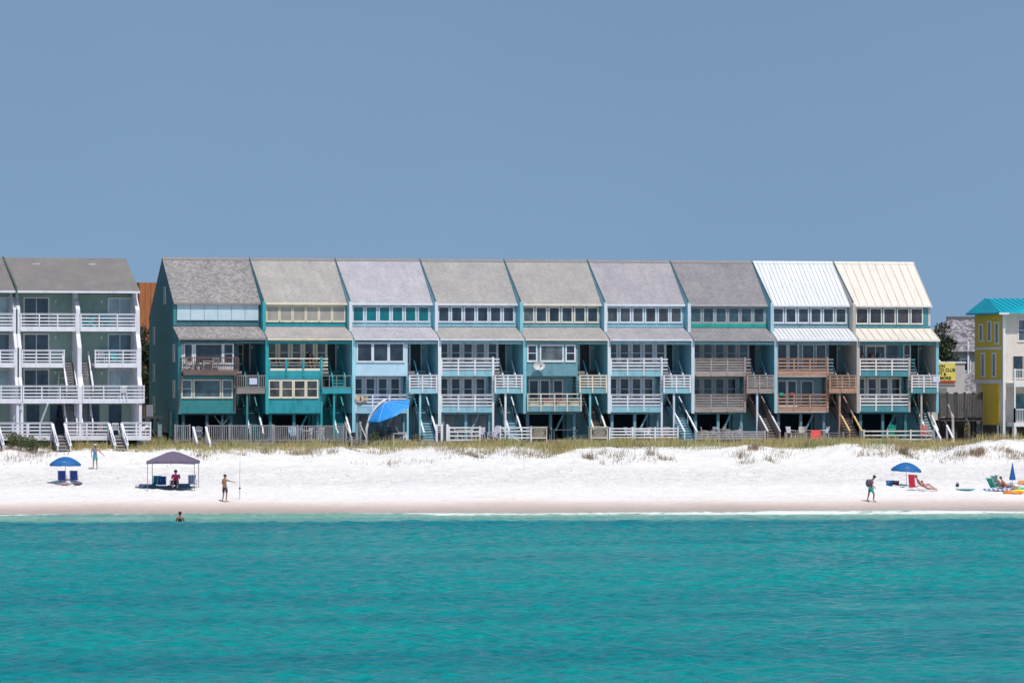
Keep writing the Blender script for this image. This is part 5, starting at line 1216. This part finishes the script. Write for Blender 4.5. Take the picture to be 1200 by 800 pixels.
def person(loc, label, pose=None, skin=(.42, .22, .14), shirt=None, shorts=None, hair=(.03, .02, .015), hat=None, rz=-YAW, scale=1.0, extra=None, z_off=0, long_shirt=False):
    P = dict(STAND); P.update(pose or {}); V = {k: Vector(v) for k, v in P.items() if k != 'face'}; fx_, fy_ = P['face']; fd = Vector((fx_, fy_, 0)).normalized()
    t = thing('person', label, 'person', (loc[0], loc[1], loc[2] + z_off), rz, None); t.scale = (scale,) * 3
    vs_ = []; es = []; rs = []
    def av(p, r_, par=None):
        vs_.append(tuple(p)); rs.append(r_)
        if par is not None: es.append((par, len(vs_) - 1))
        return len(vs_) - 1
    pel = av(V['pel'], .125); bel = av(V['bel'], .115, pel); che = av(V['che'], .135, bel); nek = av(V['nek'], .052, che); hd = av(V['hd'], .078, nek)
    md = av(V['hd'].lerp(V['top'], .5) + fd * .01, .088, hd); tp = av(V['top'], .06, md)
    for s in 'LR':
        sh = av(V['s' + s], .06, che); el = av(V['e' + s], .042, sh); wr = av(V['w' + s], .028, el)
        d = (V['w' + s] - V['e' + s]).normalized(); pm = av(V['w' + s] + d * .07, .03, wr)
        side = d.cross(Vector((0, 0, 1)) if abs(d.z) < .8 else Vector((0, 1, 0))).normalized()
        for q, (off, ln) in enumerate(((-.027, .075), (-.009, .088), (.009, .082), (.027, .065))):
            f1 = av(V['w' + s] + d * (.08 + ln * .5) + side * off, .0095, pm); av(V['w' + s] + d * (.08 + ln) + side * off + Vector((0, 0, -.012)), .008, f1)
        th = av(V['w' + s] + d * .05 + side * .045, .011, wr); av(V['w' + s] + d * .09 + side * .06, .009, th)
        hp = av(V['h' + s], .092, pel); kn = av(V['k' + s], .058, hp); an = av(V['a' + s], .036, kn)
        fdir = P.get('toe' + s); fdir = Vector(fdir) if fdir else fd
        bl = av(V['a' + s] + fdir * .12 + Vector((0, 0, -.045)), .035, an); av(V['a' + s] + fdir * .19 + Vector((0, 0, -.05)), .024, bl)
    me = skinmesh(vs_, es, rs); b = link(me, 'body', plain(skin, .5, .08), t)
    hc = V['hd'].lerp(V['top'], .5)
    nz = MB(); nz.ball(tuple(hc + fd * .105 - Vector((0, 0, .02))), .016, .016, .025, 6, 5)
    side = Vector((-fd.y, fd.x, 0))
    for s in (-1, 1): nz.ball(tuple(hc + side * s * .088 - Vector((0, 0, .01))), .014, .02, .03, 6, 5)
    local(nz, 'face_features', plain(skin, .5, .08), t)
    ey = MB()
    for s in (-1, 1): ey.ball(tuple(hc + fd * .088 + side * s * .032 + Vector((0, 0, .008))), .011, .011, .008, 6, 5)
    ey.bar(hc + fd * .093 - side * .025 - Vector((0, 0, .06)), hc + fd * .093 + side * .025 - Vector((0, 0, .06)), .012, .01); local(ey, 'eyes_and_mouth', plain((.08, .03, .03)), t)
    hm = MB(); hm.ball(tuple(hc + Vector((0, 0, .035)) - fd * .018), .104, .104, .09, 12, 8)
    if hat:
        hm2 = MB(); hm2.ball(tuple(hc + Vector((0, 0, .07))), .11, .11, .07, 12, 7); hm2.ball(tuple(hc + Vector((0, 0, .05)) + fd * .05), .17, .17, .012, 14, 5); local(hm2, 'hat', plain(hat), t, True)
    local(hm, 'hair', plain(hair, .7), t, True)
    if shirt:
        vv = [V['pel'] + Vector((0, 0, .02)), V['bel'], V['che'], V['nek'].lerp(V['che'], .35)]; ee = [(0, 1), (1, 2), (2, 3)]; rr = [.142, .137, .155, .085]
        for s in 'LR': vv.append(V['s' + s]); ee.append((2, len(vv) - 1)); rr.append(.078); vv.append(V['s' + s].lerp(V['e' + s], .75 if not long_shirt else 1)); ee.append((len(vv) - 2, len(vv) - 1)); rr.append(.062)
        if shirt and len(shirt) > 3: vv = vv[:4]; ee = ee[:3]; rr = rr[:4]
        link(skinmesh([tuple(v) for v in vv], ee, rr), 'shirt', plain(shirt[:3], .85), t)
    if shorts:
        vv = [V['pel'] + Vector((0, 0, .06)), V['pel']]; ee = [(0, 1)]; rr = [.132, .145]
        for s in 'LR': vv.append(V['h' + s]); ee.append((1, len(vv) - 1)); rr.append(.108); vv.append(V['h' + s].lerp(V['k' + s], .8)); ee.append((len(vv) - 2, len(vv) - 1)); rr.append(.088)
        link(skinmesh([tuple(v) for v in vv], ee, rr), 'shorts', plain(shorts, .8), t)
    return t
person(ground(111.5, 550), 'person in blue tank top, turquoise shorts and pale cap standing below the white deck', dict(eR=(.40, -.02, 1.2), wR=(.58, -.08, 1.02), eL=(-.27, .0, 1.18), wL=(-.24, -.12, .98), aL=(-.14, .02, .08), aR=(.14, .02, .08)), (.34, .17, .11), (.04, .22, .5, 0), (.0, .34, .38), hat=(.55, .55, .56), scale=.97)
person(ground(263.5, 588), 'bare chested man in dark patterned board shorts reaching towards the fishing rod', dict(face=(1, -.2), eR=(.30, -.06, 1.34), wR=(.56, -.08, 1.28), eL=(-.18, .04, 1.2), wL=(-.06, -.12, 1.05), sL=(-.14, .08, 1.43), sR=(.12, -.1, 1.43), kL=(-.08, .05, .5), aL=(-.16, .08, .08), kR=(.12, -.04, .5), aR=(.08, -.05, .08), bel=(-.02, 0, 1.1), che=(-.03, 0, 1.32), nek=(.0, 0, 1.5), hd=(.02, 0, 1.62), top=(.02, 0, 1.72)), (.30, .14, .08), None, (.035, .05, .075), scale=1.03)
pw = world((211 - 600) / FPX * 328, 328)
person((pw[0], pw[1], -1.02), 'dark haired swimmer standing waist deep in the sea with back turned', dict(face=(0, 1), eL=(-.24, .06, 1.18), wL=(-.16, .25, 1.12), eR=(.24, .06, 1.18), wR=(.16, .25, 1.12)), (.32, .13, .08), (.012, .012, .015, 0), (.012, .012, .015), scale=1.0)
person(ground(1020.5, 588), 'walker in turquoise shorts with a dark backpack, head bent, heading right', dict(face=(1, 0), pel=(-.05, 0, .93), bel=(-.02, 0, 1.06), che=(.04, 0, 1.28), nek=(.14, 0, 1.46), hd=(.22, 0, 1.55), top=(.27, 0, 1.64), sL=(.05, .17, 1.38), sR=(.08, -.17, 1.38), eL=(.0, .22, 1.12), wL=(.12, .2, .92), eR=(.05, -.22, 1.1), wR=(.22, -.18, .95), hL=(-.05, .09, .88), hR=(-.03, -.09, .88), kL=(-.12, .09, .5), aL=(-.22, .09, .09), kR=(.20, -.09, .52), aR=(.16, -.09, .08)), (.16, .09, .06), (.22, .12, .12), (.0, .30, .30), scale=1.05)
q = ground(1020.5, 588); t = thing('backpack', 'dark grey backpack worn by the walker in turquoise shorts', 'backpack', q, -YAW); m = MB(); m.ball((-.18, 0, 1.26), .17, .19, .27, 12, 8); local(m, 'body', plain((.06, .06, .11)), t, True)
for s in (-1, 1): local(MB().tube([(-.1, s * .12, 1.5), (.1, s * .13, 1.5), (.18, s * .13, 1.3), (.0, s * .15, 1.1)], .02, 5), 'strap', plain((.05, .05, .08)), t)
SIT = dict(pel=(0, .1, .32), bel=(0, .14, .46), che=(0, .17, .68), nek=(0, .14, .86), hd=(0, .10, .98), top=(0, .09, 1.08), sL=(-.18, .15, .79), eL=(-.24, -.05, .58), wL=(-.14, -.25, .52), sR=(.18, .15, .79), eR=(.24, -.05, .58), wR=(.14, -.25, .52), hL=(-.1, .05, .3), kL=(-.13, -.38, .42), aL=(-.13, -.62, .1), hR=(.1, .05, .3), kR=(.13, -.38, .42), aR=(.13, -.62, .1))
person(ground(206, 571.8), 'person in bright pink shirt sitting hunched under the purple tent', dict(SIT, che=(0, .02, .64), nek=(0, -.08, .8), hd=(0, -.15, .9), top=(0, -.18, 1.0), sL=(-.18, .02, .74), sR=(.18, .02, .74)), (.35, .18, .12), (.72, .03, .22), (.05, .05, .1), long_shirt=True, scale=1.15)
REC = dict(face=(1, -.1), pel=(.1, 0, .28), bel=(-.02, 0, .36), che=(-.18, 0, .56), nek=(-.28, 0, .74), hd=(-.33, 0, .84), top=(-.36, 0, .94), sL=(-.22, .17, .66), eL=(-.05, .24, .46), wL=(.12, .2, .36), sR=(-.22, -.17, .66), eR=(-.05, -.24, .46), wR=(.12, -.2, .36), hL=(.14, .1, .27), kL=(.5, .11, .42), aL=(.85, .11, .14), hR=(.14, -.1, .27), kR=(.52, -.1, .34), aR=(.92, -.1, .1))
person(ground(1079.5, 574), 'reclining person in pale pink striped wrap on the tall red chair', REC, (.5, .24, .18), (.50, .20, .24), (.6, .28, .32))
person(ground(1085, 575.5), 'child in dark top sitting low in front of the reclining person, legs stretched right', dict(REC, aL=(.95, .11, .1), kL=(.5, .11, .2)), (.5, .27, .2), (.4, .16, .2), (.5, .25, .35), scale=.72)
person(ground(1173, 574), 'sunbather in dark swimsuit lying back on the pale green striped chair', REC, (.48, .2, .12), None, (.03, .12, .2), hat=(.05, .2, .18), scale=1.0)
person(ground(1178.5, 574.5), 'tanned sunbather in teal shorts lying right of the green chairs', dict(REC), (.42, .16, .10), None, (.03, .18, .26), hair=(.02, .015, .01), scale=.95)
def on_deck(px, Y, z, label, sh, hair=(.03, .02, .02), **k):
    X = XatY(px, Y); return person((X, Y, z), label, dict(SIT), (.42, .2, .13), sh, (.05, .07, .15), hair=hair, rz=0, z_off=.22, **k)
on_deck(1011.5, .75, 9.36, 'person in black sitting at the left on the teal end house balcony', (.015, .015, .02)); on_deck(1023.5, .75, 9.36, 'person in red pink top sitting on the teal end house balcony', (.62, .06, .12), (.3, .04, .05)); on_deck(1032.5, .75, 9.36, 'person in bright blue top sitting on the teal end house balcony', (.02, .38, .65), (.05, .3, .5))
on_deck(364, .75, 9.36, 'dark dressed person sitting on the bright teal balcony', (.015, .015, .02))
for px, lbl in ((1011.5, 'dark high stool under the person in black'), (1023.5, 'dark high stool under the person in red pink'), (1032.5, 'dark high stool under the person in bright blue'), (364, 'dark high stool under the person on the bright teal balcony')):
    X = XatY(px, .85); t = thing('stool', lbl, 'stool', (X, .85, 9.36), 0, 'stools on the balconies'); local(MB().box(-.2, .2, -.18, .2, .36, .4), 'seat', DK, t)
    for sx_ in (-1, 1):
        for sy_ in (-1, 1): local(MB().bar((sx_ * .17, sy_ * .16, 0), (sx_ * .15, sy_ * .14, .36), .035), 'leg', DK, t)
